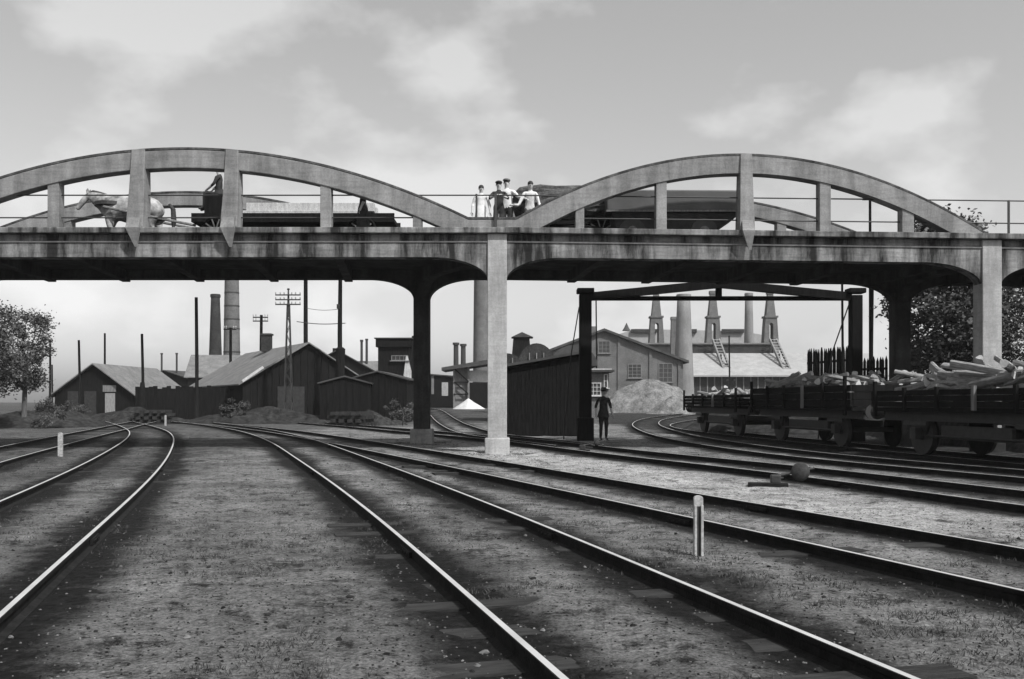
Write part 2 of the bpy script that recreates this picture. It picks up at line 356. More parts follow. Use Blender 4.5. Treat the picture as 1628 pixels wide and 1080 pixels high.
for q in (-.16, -.06, .06, .16): fpm.tube([(q, -.05, -.062), (q, .05, -.062)], .014, 6)
fpm = fpm.mesh('fishplate', RAILSIDE)
slm = MB().box((0, 0, -.06), (2.5, .24, .14)).mesh('sleeper', SLEEP)
for ti, k in enumerate(TR):
    tr = empty('railway_track'); tr['kind'] = 'structure'
    tr['label'] = {'left_curve': 'curved railway track sweeping left past the short white post', 'left_siding': 'siding joining the curved left track', 'main': 'railway track with half-buried sleepers running to the foreground', 'middle': 'railway track passing just in front of the pale bridge pier', 'crossing': 'railway track passing behind the pale pier by the round switch weight', 'yard_curve': 'bent railway track curling round the rubble heap', 'wood_siding': 'siding under the wood wagons', 'works_branch': 'branch track rising to the white sand heap'}[k]
    dz = -.0025*ti
    for A in RAILS[k]:
        ra = rail_mesh(A, dz).build('rail', [RAILSIDE, RAILTOP], tr); TA = np.gradient(A, axis=0)
        for i in range(14 if A is RAILS[k][0] else 16, len(A), 27):
            x, y = A[i]
            if 3 < y < 40 and abs(x) < y*.6+1: inst('fishplate', fpm, ra, (x, y, terrain(x, y)+RZ+dz), (0, 0, math.atan2(TA[i][1], TA[i][0])))
    C = CENTRES[k]; T = np.gradient(C, axis=0); acc = 0; last = C[0]
    for i in range(1, len(C)):
        acc += np.linalg.norm(C[i]-C[i-1])
        if acc < .68: continue
        acc = 0; x, y = C[i]
        if y > 58 or y < 3 or abs(x) > y*.62+2: continue
        inst('sleeper', slm, tr, (x, y, ground_z(x, y)-.032+RNG.uniform(-.014, .014)+dz*.3), (0, 0, math.atan2(T[i][1], T[i][0])-math.pi/2+RNG.uniform(-.03, .03)), (1, RNG.uniform(.85, 1.1), 1))

# ------------------------------------------------------------------ the viaduct
YF, YR = 24.75, 30.2
S = F/YF
def dzb(x): return -.0125*max(0.0, x)
def zf(py): return CH+(HY-py)/S
bridge = tag(empty('viaduct_bridge', (XP(790, YF), YF, 0)), 'pale concrete road bridge with two tied arches and square piers over the tracks', 'bridge')
BO = Vector(bridge.location)
def bb(m, name, mt, parent=bridge, bevel=.015, smooth_=False):
    m.v = [(x-BO.x, y-BO.y, z-BO.z) for x, y, z in m.v] if parent is bridge else m.v
    return m.build(name, mt, parent, bevel, smooth_)
def sub(m, name, mt, parent, bevel=.012):
    m.v = [(x-BO.x, y-BO.y, z-BO.z) for x, y, z in m.v]; return m.build(name, mt, parent, bevel)
X0, X1 = -30.0, 30.0
KT, KB, FB, BB = zf(363), zf(372), zf(385), zf(409)       # kerb top, kerb bottom, frieze bottom, beam bottom
DECK = 5.70
PF = [XP(-164, YF), XP(790.5, YF), XP(1576, YF)]           # front piers
PR = [XP(-72, YR), XP(672, YR), XP(1426, YR)]              # rear piers
xs = np.linspace(X0, X1, 601)
DZ = np.array([dzb(x) for x in xs])
def haunch(xs, piers, hw, w, h):
    d = np.zeros(len(xs))
    for p in piers+[p_ for p_ in (-28.5, 25.5)]:
        t = np.clip((np.abs(xs-p)-hw)/w, 0, 1); d = np.maximum(d, h*(1-np.sqrt(np.clip(1-(1-t)**2, 0, 1))))
    return d
xh = np.unique(np.concatenate([xs]+[p+s*(.24+1.5*np.linspace(0, 1, 30)**2) for p in PF for s in (-1, 1)])); dh = np.array([dzb(x) for x in xh])
bb(MB().strip(xh, FB+dh, BB+dh-haunch(xh, PF, .24, 1.5, .62), YF, YF+.42), 'edge_beam', CONC_BEAM)
bb(MB().strip(xs, KB+DZ, FB+DZ+.001, YF+.06, YF+.40), 'frieze', CONC_BEAM)
bb(MB().strip(xs, FB+DZ+.028, FB+DZ-.02, YF-.03, YF-.001), 'string_course', CONC)
bb(MB().strip(xs, KT+DZ, KB+DZ, YF-.17, YF+.47), 'kerb', CONC_BEAM)
RB = ZP(446, YR)
xr = np.unique(np.concatenate([xs]+[p+s*(.25+1.45*np.linspace(0, 1, 30)**2) for p in PR for s in (-1, 1)])); dq = np.array([dzb(x) for x in xr])
bb(MB().strip(xr, KB+dq, RB+dq-haunch(xr, PR, .25, 1.45, .68), YR-.42, YR), 'edge_beam', SOOT_SHADE)
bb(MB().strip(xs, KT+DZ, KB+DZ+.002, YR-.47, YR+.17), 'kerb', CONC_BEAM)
bb(MB().strip(xs, DECK+DZ, DECK-.2+DZ, YF+.405, YR-.425), 'deck_slab', SOOT_SHADE)
def crossbeam(x0, x1, zb=None, w=.26):
    z0 = (BB+.06 if zb is None else zb)
    m = MB(); a, c = YF+.425, YR+.06
    vs = []
    for (x, y) in ((x0-w/2, a), (x0+w/2, a), (x1+w/2, c), (x1-w/2, c)):
        vs += [(x, y, z0+dzb(x)), (x, y, DECK-.203+dzb(x))]
    m.add(vs, [(0, 2, 4, 6), (7, 5, 3, 1), (0, 1, 3, 2), (2, 3, 5, 4), (4, 5, 7, 6), (6, 7, 1, 0)])
    bb(m, 'crossbeam', SOOT_SHADE, bevel=.01)
for px in range(-36, 1640, 118):
    xr_ = XP(px, YR)
    if min(abs(xr_-p) for p in PR) < .9: continue
    crossbeam(xr_+.6, xr_, RB-.045)
# arches: front pair traced, rear pair of the same family
def rib(xsr, top, bot, y0, y1, kt):
    zt = np.array([top(x) for x in xsr]); zb = np.array([max(bot(x), kt+dzb(x)+.002) for x in xsr]); zt = np.maximum(zt, zb+.01)
    rb_ = bb(MB().strip(xsr, zt-.07, np.minimum(zb, zt-.075), y0, y1), 'arch_rib', CONC, bevel=.02)
    sub(MB().strip(xsr, zt, zt-.0695, y0-.006, y1+.006), 'coping', CONC_TOP, rb_, .01)
    return zb
LC, RC = 292.0, 1185.0
def top_l(x):
    px = CX+x*S; return zf(min(234+.000543*(px-LC)**2, 345))
def bot_l(x):
    px = CX+x*S; return zf(267+.000566*(px-LC)**2)
def top_r(x):
    px = CX+x*S; d = px-RC; return zf(min(244+.00081*d*d+.016*d, 345+.009*max(0, px-790)+ (0 if px < RC else 16)))
def bot_r(x):
    px = CX+x*S; d = px-RC; return zf(275.5+.00085*d*d+.011*d)
xa = np.linspace(XP(-200, YF), XP(790, YF), 260); rib(xa, top_l, bot_l, YF+.01, YF+.40, KT)
xa = np.linspace(XP(790, YF)+.002, XP(1572, YF), 240); rib(xa, top_r, bot_r, YF+.01, YF+.40, KT)
CRZ = zf(234)-.02
def rear(c, half, drop):
    top = lambda x: max(CRZ+drop-(x-c)**2*1.85/half**2, KT+.28+dzb(x)); bot = lambda x: CRZ+drop-.46-(x-c)**2*1.95/(half*.97)**2
    xa = np.linspace(c-half, c+half-.004, 220); rib(xa, top, bot, YR-.40, YR-.01, KT)
    for k in (-.83, -.5, -.17, .17, .5, .83):
        x = c+half*k; zt = bot(x)+.12
        if zt-KT-dzb(x) > .25: bb(MB().box((x, YR-.205, (KT+dzb(x)+zt)/2), (.30, .34, zt-KT-dzb(x))), 'hanger', CONC)
rear((PR[0]+PR[1])/2, (PR[1]-PR[0])/2, 0); rear((PR[1]+PR[2])/2, (PR[2]-PR[1])/2, -.06)
for px, w, bt, thick in ((-79, 14, bot_l, 0), (71, 18, bot_l, 0), (517, 17, bot_l, 0), (663, 14, bot_l, 0), (922, 14, bot_r, 0), (1052, 17, bot_r, 0), (1313, 18, bot_r, 0), (1445, 19, bot_r, 0)):
    px = 83 if px == 71 else px
    x = XP(px, YF); zt = bt(x)+.15; z0 = KT+dzb(x)
    bb(MB().box((x, YF+.205, (z0+zt)/2), (w/S, .33, zt-z0)), 'hanger', CONC)
for px, tp, wt, wb in ((220, top_l, 21, 27), (369, top_l, 20, 27), (1186, top_r, 18, 24)):       # the wide buttressed hangers, proud of the rib
    x = XP(px, YF); z0 = KT+dzb(x); zt = tp(x)-.015
    m = MB(); a, b_ = wt/S/2, wb/S/2; y1 = YF+.37; lean = -.10 if px < 800 else .0
    def ring(z, hw, y0, sx): return [(x+sx-hw, y0, z), (x+sx+hw, y0, z), (x+sx+hw, y1, z), (x+sx-hw, y1, z)]
    vs = ring(z0+.001, b_, YF-.165, lean*.5)+ring((z0+zt)/2, (a+b_)/2, YF-.10, lean*.1)+ring(zt, a, YF-.025, 0)
    fs = [(0, 3, 2, 1), (8, 9, 10, 11)]+[(4*i+k, 4*i+(k+1) % 4, 4*i+4+(k+1) % 4, 4*i+4+k) for i in range(2) for k in range(4)]
    hg = bb(m.add(vs, fs), 'hanger', CONC)
    xb = x+lean*.5                                      # its foot: a bracket that tapers to a point below the kerb
    br = MB().add([(xb-b_*.8, YF-.30, z0-.03), (xb+b_*.8, YF-.30, z0-.03), (xb+b_*.8, YF-.172, z0-.03), (xb-b_*.8, YF-.172, z0-.03), (xb+.03, YF-.19, z0-.52), (xb+.10, YF-.19, z0-.52), (xb+.10, YF-.172, z0-.52), (xb+.03, YF-.172, z0-.52), (xb-b_*.7, YF-.172, z0+.25), (xb+b_*.7, YF-.172, z0+.25)],
                  [(0, 4, 5, 1), (1, 5, 6, 2), (2, 6, 7, 3), (3, 7, 4, 0), (4, 7, 6, 5), (0, 1, 9, 8), (1, 2, 9), (3, 0, 8), (2, 3, 8, 9)])
    sub(br, 'bracket', CONC, hg, 0)
# piers with plinths; the front ones carry a pilaster up to the kerb
def pier(x, y, w, d, ztop, plw, plh, name='pier'):
    z0 = ground_z(x, y)-.35
    p = bb(MB().box((x, y+d/2, (z0+ztop)/2), (w, d, ztop-z0)), name, CONC_PIER if y < 26 else SOOT_SHADE, bevel=.02)
    sub(MB().box((x, y+d/2, (z0-.1+ground_z(x, y)+plh)/2), (plw, d+plw-w, ground_z(x, y)+plh-z0+.1)), 'plinth', CONC_PIER if y < 26 and x < 5 else CONC if x < 5 else SOOT_SHADE, p, .03)
for i, x in enumerate(PF):
    pier(x, YF-.055, .505, .53, KB+dzb(x)-.004, .65, .42)
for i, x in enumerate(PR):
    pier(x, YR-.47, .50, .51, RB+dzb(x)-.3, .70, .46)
    a = PF[i]; m = MB(); z1 = DECK-.206; zc = BB-.5         # haunched girder joining the pair of piers
    n = 14; vs = []
    for k in range(n+1):
        t_ = k/n; y = YF+.48+(YR-.475-YF-.48)*t_; x_ = a+(x-a)*t_; e = min(t_, 1-t_)*5.0; hz = max(0, 1-e/1.2); zb = BB+.05+dzb(x_)-.55*(1-math.sqrt(max(0, 1-hz*hz)))
        vs += [(x_-.2, y, zb), (x_+.2, y, zb), (x_+.2, y, z1+dzb(x_)), (x_-.2, y, z1+dzb(x_))]
    fs = [(0, 1, 2, 3), tuple(4*n+k for k in (3, 2, 1, 0))]+[(4*i_+k, 4*i_+(k+1) % 4, 4*i_+4+(k+1) % 4, 4*i_+4+k) for i_ in range(n) for k in range(4)]
    bb(m.add(vs, fs), 'pier_girder', SOOT_SHADE)
for x, y in ((-28.5, YF+.2), (-28.5, YR-.2), (25.5, YF+.2), (25.5, YR-.2)): pier(x, y-.25, .9, .5, BB-.02+dzb(x), 1.1, .4)
# railings: iron rods threaded through the hangers, posts between the arches
for yy, zs in ((YF+.2, (308, 344)), ):
    for py in zs:
        bb(MB().tube([(x, yy, zf(py)+dzb(x)*.9) for x in np.linspace(X0, X1, 41)], .019, 6), 'rail_rod', IRON, bevel=0)
for z in (KT+.5, KT+.05+.9): bb(MB().tube([(x, YR-.2, z+dzb(x)) for x in np.linspace(X0, X1, 41)], .015, 6), 'rail_rod', IRON, bevel=0)
for px, w, y0 in ((757, .05, YF+.2), (788, .065, YF-.06), (1640, .05, YF+.2), (1610, .05, YF+.2)):
    x = XP(px, YF); z0 = KT+dzb(x); bb(MB().box((x, y0, (z0+zf(306)+dzb(x))/2), (w, .05, zf(306)-KT)), 'railing_post', IRON, bevel=.004)

# ------------------------------------------------------------------ buildings
def window(par, c, w, h, nrm, nx_=2, nz_=3, frame=None, sill=True, th=.08):
    # c: centre on the wall face, nrm: outward normal (horizontal)
    n = Vector(nrm).normalized(); u = Vector((-n.y, n.x, 0)); c = Vector(c); ang = math.atan2(u.y, u.x); fr = frame or WHITEP
    pane = MB().box(c+n*.01, (w, .03, h), ang).build('window', GLASS, par)
    m = MB()
    for s_ in (-1, 1):
        m.box(c+n*.04+u*s_*(w/2), (th, .08, h+th), ang); m.box(c+n*.043+Vector((0, 0, s_*h/2)), (w-th*.9, .08, th), ang)
    for i in range(1, nx_): m.box(c+n*.035+u*(-w/2+w*i/nx_), (th*.6, .06, h-th), ang)
    for i in range(1, nz_): m.box(c+n*.037+Vector((0, 0, -h/2+h*i/nz_)), (w-th, .055, th*.6), ang)
    m.build('frame', fr, pane)
    if sill: MB().box(c+n*.09+Vector((0, 0, -h/2-th)), (w+.25, .2, th), ang).build('sill', fr, pane)
def gable_house(name, label, cat, apex, ridge, length, half, eave_drop, base, wall, roof, over=.25, back_over=.2, plank=0, thick=.09, group=None):
    """apex: front top of the gable; ridge: horizontal direction in which the ridge runs away"""
    r = Vector((ridge[0], ridge[1], 0)).normalized(); u = Vector((-r.y, r.x, 0))*-1       # u: to the right seen from the front
    h = tag(empty(name, (apex.x, apex.y, base)), label, cat, group); zA = apex.z-base; zE = zA-eave_drop
    def pt(a, c, z): return r*a+u*c+Vector((0, 0, z))
    vs = []
    for a in (0, length): vs += [pt(a, -half, -.4), pt(a, half, -.4), pt(a, half, zE), pt(a, 0, zA), pt(a, -half, zE)]
    MB().add(vs, [(0, 1, 2, 3, 4), (9, 8, 7, 6, 5), (0, 5, 6, 1), (1, 6, 7, 2), (2, 7, 8, 3), (3, 8, 9, 4), (4, 9, 5, 0)]).build('wall', wall, h)
    sl = eave_drop/half
    for s_ in (-1, 1):
        q = half+over; vs = []
        for a in (-over, length+back_over):
            vs += [pt(a, 0, zA+.02), pt(a, s_*q, zA-q*sl+.02), pt(a, s_*q, zA-q*sl+.02+thick), pt(a, 0, zA+.02+thick)]
        MB().add(vs, [(0, 1, 2, 3), (7, 6, 5, 4), (0, 4, 5, 1), (1, 5, 6, 2), (2, 6, 7, 3), (3, 7, 4, 0)]).build('roof', roof, h)
    if plank:
        k = int(2*half/plank)
        for i in range(k+1):
            c = -half+plank*i+.02; zt = zA-abs(c)*sl-.02
            MB().box(pt(-.02, c, zt/2), (.05, .06, zt), math.atan2(u.y, u.x)).build('board', wall, h)
    return h, pt
# left gabled shed
a = P(150, 580, 72); h, pt = gable_house('gabled_shed', 'dark gabled shed with a pale door beside the leftmost poles', 'shed', a, (.05, 1), 11, 3.1, 2.25, terrain(a.x, a.y), TARWOOD, ROOFT, .35)
MB().box(pt(-.04, 1.25, .95), (.75, .06, 1.7)).build('door', mat('worn_door_paint', .16, .28, 3, .9, .3, stretch=(5, 5, 1)), h); MB().box(pt(-.05, 1.2, 2.15), (1.0, .05, .5)).build('hatch', OLDWOOD, h)
for c in (-1.6, -.3): MB().box(pt(-.04, c, 1.0), (.9, .05, 1.9)).build('door', DARKP, h)
a = P(262, 590, 105); h, pt = gable_house('gabled_shed', 'small dark gabled hut with two thin flues behind the yard fence', 'shed', a, (.2, 1), 7, 3.3, 1.0, terrain(a.x, a.y), TARWOOD, ROOFD, .3)
for c, z in ((-.75, 4.4), (1.1, 4.4)): MB().lathe(pt(.6, c, 3.0), [(.11, 0), (.11, 3.0), (.15, 3.0), (.15, 3.15)], 8).build('flue', IRON, h)
a = P(215, 608, 110); gable_house('gabled_shed', 'long low dark shed behind the gabled shed with the pale door', 'shed', P(190, 606, 112), (1, .1), 16, 3.2, .8, .7, TARWOOD, ROOFD, .3)
# the long dark shed with the weathered roof
a = P(489, 547, 66); h, pt = gable_house('long_shed', 'long tarred shed with grey weathered roof beside the lattice mast', 'shed', a, (-.50, .87), 17, 4.5, 2.75, terrain(a.x, a.y), TARWOOD, ROOFT, .35, plank=.5)
sh = pt
MB().box(pt(-.06, -1.2, 1.15), (1.9, .06, 2.3), math.atan2(.5, .87)).build('door', DARKP, h); MB().box(pt(-.06, 2.0, 1.7), (1.0, .06, .8), math.atan2(.5, .87)).build('hatch', GLASS, h)
MB().beam(pt(-.3, -4.6, 2.62), pt(-.3, -3.2, 3.6), .12, .16).build('barge_board', PALEWOOD, h)
c0 = pt(9, -.4, 0); 
m = MB().box((c0.x, c0.y, a.z-terrain(a.x, a.y)+.5), (.7, .7, 1.3)); m.box((c0.x, c0.y, a.z-terrain(a.x, a.y)+1.2), (.85, .85, .14)); m.build('chimney', BRICKD, h)
a = P(312, 566, 92); h, pt = gable_house('long_shed', 'grey-roofed shed standing behind the long tarred shed', 'shed', a+Vector((-.2, 0, 0)), (1, .18), 12, 3.9, 2.1, terrain(a.x, a.y), TARWOOD, ROOFT, .3)
a = P(520, 560, 86); h, pt = gable_house('small_shed', 'small dark shed with squat vent behind the long tarred shed', 'shed', P(536, 558, 86), (-.1, 1), 6, 3.4, 1.9, .3, TARWOOD, ROOFD, .3)
MB().box(pt(2, 0, 5.6), (1.0, 1.0, .9)).build('vent', TARWOOD, h)
a = P(580, 575, 92); h, pt = gable_house('small_shed', 'low shed with pale roof and two stove pipes', 'shed', P(570, 576, 92), (1, .1), 5, 2.4, 1.3, .4, TARWOOD, ROOFT, .25)
for c, zz in ((.6, 6.1), (1.25, 6.0)):
    q = P(576 if c < 1 else 584, 590, 92); loc = Vector(h.location)
    MB().lathe((q.x-loc.x, q.y-loc.y-.4, 2.6), [(.26, 0), (.26, 1.0), (.13, 1.05), (.12, 4.2), (.16, 4.2), (.16, 4.4)] if c < 1 else [(.13, 0), (.12, 4.35), (.15, 4.35), (.15, 4.5)], 8).build('stove_pipe', IRON, h)
# dark box tower over a low shed
Yb = 70; h = tag(empty('hoist_tower', (XP(626, Yb), Yb, terrain(0, Yb))), 'dark boxy hoist tower with overhanging flat top and pale window band', 'tower')
def lz(py): return ZP(py, Yb)-terrain(0, Yb)
w = 50/F*Yb
MB().box((0, 1.2, lz(552)/2-.2), (w, 2.4, lz(552)+.4)).build('wall', TARWOOD, h); MB().box((0, 1.2, (lz(552)+lz(539))/2), (w+.3, 2.8, lz(539)-lz(552))).build('cap', TARWOOD, h)
MB().box((0, 1.2, lz(539)+.04), (w+.5, 3.0, .08)).build('roof', ROOFD, h)
window(h, (.45, 0, lz(569.5)), 1.2, .34, (0, -1, 0), 4, 1, OLDWOOD, th=.05)
for i in range(9): MB().box((-w/2+.13+i*(w-.26)/8, -.015, lz(590)/2), (.04, .05, lz(590))).build('board', TARWOOD, h)
MB().box((w/2+.2, .4, lz(539)/2+.1), (.13, .13, lz(539)+.3)).build('corner_post', TARWOOD, h)
pb = MB(); pb.add([(w/2-.42, -.05, lz(620)), (w/2+.15, -.05, lz(620)), (w/2+.15, -.05, lz(590)), (w/2-.13, -.05, lz(566)), (w/2-.25, -.05, lz(566)), (w/2-.42, -.05, lz(596)),
                   (w/2-.42, -.09, lz(620)), (w/2+.15, -.09, lz(620)), (w/2+.15, -.09, lz(590)), (w/2-.13, -.09, lz(566)), (w/2-.25, -.09, lz(566)), (w/2-.42, -.09, lz(596))],
                  [(0, 1, 2, 3, 4, 5), (11, 10, 9, 8, 7, 6)]+[(i, i+6, (i+1) % 6+6, (i+1) % 6) for i in range(6)]).build('chute', PALEWOOD, h)
Yd = 60; q = P(604, 580, Yd); h, pt = gable_house('low_shed', 'low tarred lean-to shed in front of the boxy hoist tower', 'shed', P(600, 592, Yd), (.05, 1), 5, 1.9, .5, terrain(0, Yd), TARWOOD, ROOFD, .15, plank=.4)
h, pt = gable_house('low_shed', 'low tarred shed between the long shed and the hoist tower', 'shed', P(548, 600, 58), (-.1, 1), 5, 1.5, .4, 0, TARWOOD, ROOFD, .15, plank=.4)
# yard fence, tall dark boards left of the long shed
fe = tag(empty('board_fence', (XP(270, 66), 66, .05)), 'tall dark board fence left of the long tarred shed', 'fence')
xw = [XP(215, 66)-fe.location.x, XP(400, 66)-fe.location.x]; k = 26
for i in range(k):
    x = xw[0]+(xw[1]-xw[0])*(i+.5)/k; hh = 2.45+RNG.uniform(-.12, .12); MB().box((x, 0, hh/2-.1), ((xw[1]-xw[0])/k-.015, .04, hh), RNG.uniform(-.03, .03)).build('board', TARWOOD, fe)
MB().box(((xw[0]+xw[1])/2, .06, 1.9), (xw[1]-xw[0], .06, .12)).build('fence_rail', TARWOOD, fe)
# open timber shelter with canopy, between the piers
Yk = 104; tz = .7
h = tag(empty('timber_shelter', (XP(735, Yk), Yk, tz)), 'open timber shelter with sloping dark canopy beside the white sand heap', 'shelter')
lx = lambda px: XP(px, Yk)-h.location.x
lk = lambda py: ZP(py, Yk)-tz
MB().add([(lx(703), -1, lk(585)), (lx(790), -1, lk(570)), (lx(790), -1, lk(578)), (lx(703), -1, lk(590)), (lx(703), 5, lk(585)), (lx(790), 5, lk(570)), (lx(790), 5, lk(578)), (lx(703), 5, lk(590))],
         [(0, 1, 2, 3), (7, 6, 5, 4), (0, 4, 5, 1), (1, 5, 6, 2), (2, 6, 7, 3), (3, 7, 4, 0)]).build('canopy', ROOFD, h)
for px in (722, 745, 786): MB().box((lx(px), 0, lk(582)/2), (.22, .22, lk(582))).build('post', OLDWOOD, h)
MB().box((lx(733), .3, lk(585)/2), (lx(744)-lx(723)-.05, .08, lk(586))).build('board_wall', OLDWOOD, h)
MB().beam((lx(723), -.12, lk(587)), (lx(745), -.12, lk(607)), .1, .14).build('brace', TARWOOD, h); MB().beam((lx(723), -.12, lk(608)), (lx(744), -.12, lk(626)), .1, .14).build('brace', TARWOOD, h)
MB().box((lx(733), -.15, lk(608)), (lx(745)-lx(722), .1, .14)).build('crossbar', TARWOOD, h); MB().box((lx(733), -.15, lk(627)), (lx(745)-lx(722), .1, .14)).build('crossbar', TARWOOD, h)
MB().box((lx(765), .5, lk(598)), (lx(786)-lx(746), .1, lk(590)-lk(608))).build('panel', PALEWOOD, h)
MB().box((lx(765), 1.2, lk(608)/2), (lx(788)-lx(745), 2, lk(608))).build('bin', TARWOOD, h)
h = tag(empty('wooden_hut', (XP(700, 112), 112, .7)), 'small dark hut with white door left of the timber shelter', 'hut'); 
MB().prism([(-1.9, -.2), (1.9, -.2), (1.9, 3.6), (-1.9, 3.9)], 'y', 0, 3).build('wall', TARWOOD, h); MB().prism([(-2.1, 3.95), (2.1, 3.62), (2.1, 3.75), (-2.1, 4.08)], 'y', -.3, 3.3).build('roof', ROOFD, h)
MB().box((.55, -.03, 2.2), (.75, .06, 1.6)).build('door', WHITEP, h); MB().box((-.9, -.03, 2.7), (.3, .06, 2.2)).build('plank', OLDWOOD, h)
# heap of white sand and the rubble mound
def heap(name, label, c, rx, ry, hgt, mt, seed, rough=.15, n=48, m_=18, power=1.0):
    mb = MB(); vs = []; fs = []
    for j in range(m_+1):
        rr = j/m_
        for i in range(n):
            a = 2*math.pi*i/n; nn = mnoise.fractal(Vector((math.cos(a)*rr*2.2+seed, math.sin(a)*rr*2.2, seed)), .8, 2.0, 5)
            e = 1+.16*mnoise.noise(Vector((math.cos(a)*1.5+seed, math.sin(a)*1.5, 0)))
            z = hgt*((1-rr**power)+rough*nn*(1-rr*.6))-.15*rr
            vs.append((rx*rr*math.cos(a)*e, ry*rr*math.sin(a)*e, z-(.3 if j == m_ else 0)))
    for j in range(m_):
        for i in range(n): fs.append((j*n+i, (j+1)*n+i, (j+1)*n+(i+1) % n, j*n+(i+1) % n))
    return tag(mb.add(vs, fs).build(name, mt, smooth_=False, loc=c), label, 'heap')
heap('sand_heap', 'small white sand heap in front of the timber shelter', (XP(745, 97), 97, .68), 1.9, 1.6, 1.05, SAND, 1.3, .05)
heap('rubble_heap', 'broad grey rubble heap in front of the brick hall', (XP(1032, 84), 84, .5), 5.2, 3.6, 3.0, SLAG, 3.7, .15, 120, 40, 1.7)
heap('rubble_heap', 'low grey spoil heap sloping to the curved track', (XP(1078, 80), 80, .4), 2.8, 2.6, 1.5, SLAG, 5.2, .2, 48, 18, 1.4)
heap('earth_bank', 'dark earth bank below the left tree beside the siding', (XP(70, 52), 52, -.1), 4.2, 5, 1.0, mat('dark_earth', .015, .045, 1.5, .95, .8, fine=6), 9.1, .25, 48, 16, 1.6)
DE = MATS['dark_earth']; WEED = mat('weedy_earth', .010, .045, 2.5, .95, 1.0, fine=12)
heap('earth_bank', 'long weedy earth bank in front of the long tarred shed', (-15.5, 58.5, -.1), 6.5, 2.0, .95, WEED, 12.4, .3, 90, 20, 1.5)
heap('earth_bank', 'weedy earth bank in front of the board fence', (-24.5, 60.5, -.1), 4.5, 1.8, 1.0, WEED, 15.1, .35, 72, 18, 1.5)
heap('earth_bank', 'low black cinder bank in front of the low tarred lean-to shed', (-8.3, 55, -.1), 2.6, 1.5, .8, DE, 18.3, .35, 64, 16, 1.5)
heap('earth_bank', 'weedy bank in front of the gabled shed with the pale door', (-33.0, 66, -.05), 5.5, 1.8, .9, WEED, 21.7, .35, 72, 18, 1.5)
for (px_, Y_, n_, lab) in ((560, 53, 4, 'stack of old sleepers beside the low tarred shed'), (430, 61, 3, 'stack of dark baulks in front of the long tarred shed door'), (245, 60, 4, 'stack of old sleepers beside the board fence')):
    st_ = tag(empty('sleeper_stack', (XP(px_, Y_), Y_, terrain(0, Y_)), RNG.uniform(-.3, .3)), lab, 'stack')
    for l_ in range(n_):
        for i_ in range(4):
            if l_ % 2: MB().box((-.75+.5*i_, 0, .10+.2*l_), (.26, 2.2, .19), RNG.uniform(-.05, .05)).build('sleeper', SLEEP, st_)
            else: MB().box((0, -.75+.5*i_, .10+.2*l_), (2.3, .26, .19), RNG.uniform(-.05, .05)).build('sleeper', SLEEP, st_)
# dark plank shed right behind the pale pier
Ys = 37.0; h = tag(empty('plank_shed', (XP(865, Ys), Ys, 0)), 'tall black plank shed standing behind the pale bridge pier', 'shed')
lx = lambda px: XP(px, Ys)-h.location.x
lk = lambda py: ZP(py, Ys)
MB().prism([(lx(798), -.3), (lx(934), -.3), (lx(934), lk(562)), (lx(798), lk(586))], 'y', 0.06, 3.0).build('wall', TARWOOD, h)
MB().prism([(lx(794), lk(586)+.02), (lx(938), lk(561)+.02), (lx(938), lk(561)+.12), (lx(794), lk(586)+.12)], 'y', -.2, 3.2).build('roof', ROOFD, h)
k = 22
for i in range(k):
    x = lx(798)+(lx(934)-lx(798))*(i+.5)/k; zt = lk(586)+(lk(562)-lk(586))*(i+.5)/k-RNG.uniform(.02, .06)
    MB().box((x, .03+RNG.uniform(-.012, .006), zt/2+.02), ((lx(934)-lx(798))/k-.012, .045, zt)).build('plank', TARWOOD, h)
# barrel-roofed sheds and a wooden box on top, behind
Yv = 62; h = tag(empty('barrel_roof_shed', (XP(865, Yv), Yv, terrain(0, Yv))), 'row of sheds with rounded barrel roofs behind the black plank shed', 'shed'); b0 = terrain(0, Yv)
lx = lambda px: XP(px, Yv)-h.location.x
lk = lambda py: ZP(py, Yv)-b0
MB().box((lx(868), 2.5, lk(576)/2-.1), (lx(940)-lx(790), 5, lk(576)+.2)).build('wall', BRICKD, h)
for c, r_, top in ((805, 26, 562), (853, 30, 546), (912, 38, 549)):
    pts = [(lx(c)+(r_*F/F)*0+XP(CX+r_*math.cos(t_), Yv), lk(582)+(lk(top)-lk(582))*math.sin(t_)) for t_ in np.linspace(0, math.pi, 15)]
    MB().prism(pts, 'y', -.3+.02*c/100, 5.3).build('barrel_roof', BRICKD if c != 912 else ROOFD, h)
    for t_ in (.25, .5, .75): MB().box((lx(c)+XP(CX+r_*(t_-.5)*1.5, Yv), -.2, (lk(582)+lk(top))/2-.15), (.07, .1, .5)).build('mullion', OLDWOOD, h)
Yw = 80; w_ = tag(empty('wooden_tank', (XP(829, Yw), Yw, .4)), 'dark tapered wooden tank house above the barrel roofs', 'tank'); lk = lambda py: ZP(py, Yw)-.4
MB().add([(-1.15, 0, lk(640)), (1.15, 0, lk(640)), (1.15, 2.2, lk(640)), (-1.15, 2.2, lk(640)), (-.68, .2, lk(536)), (.68, .2, lk(536)), (.68, 2, lk(536)), (-.68, 2, lk(536))], [(0, 1, 5, 4), (1, 2, 6, 5), (2, 3, 7, 6), (3, 0, 4, 7), (0, 3, 2, 1), (4, 5, 6, 7)]).build('wall', TARWOOD, w_)
MB().prism([(-.85, lk(536)), (1.0, lk(536)), (.05, lk(528))], 'y', 0, 2.2).build('roof', ROOFD, w_)
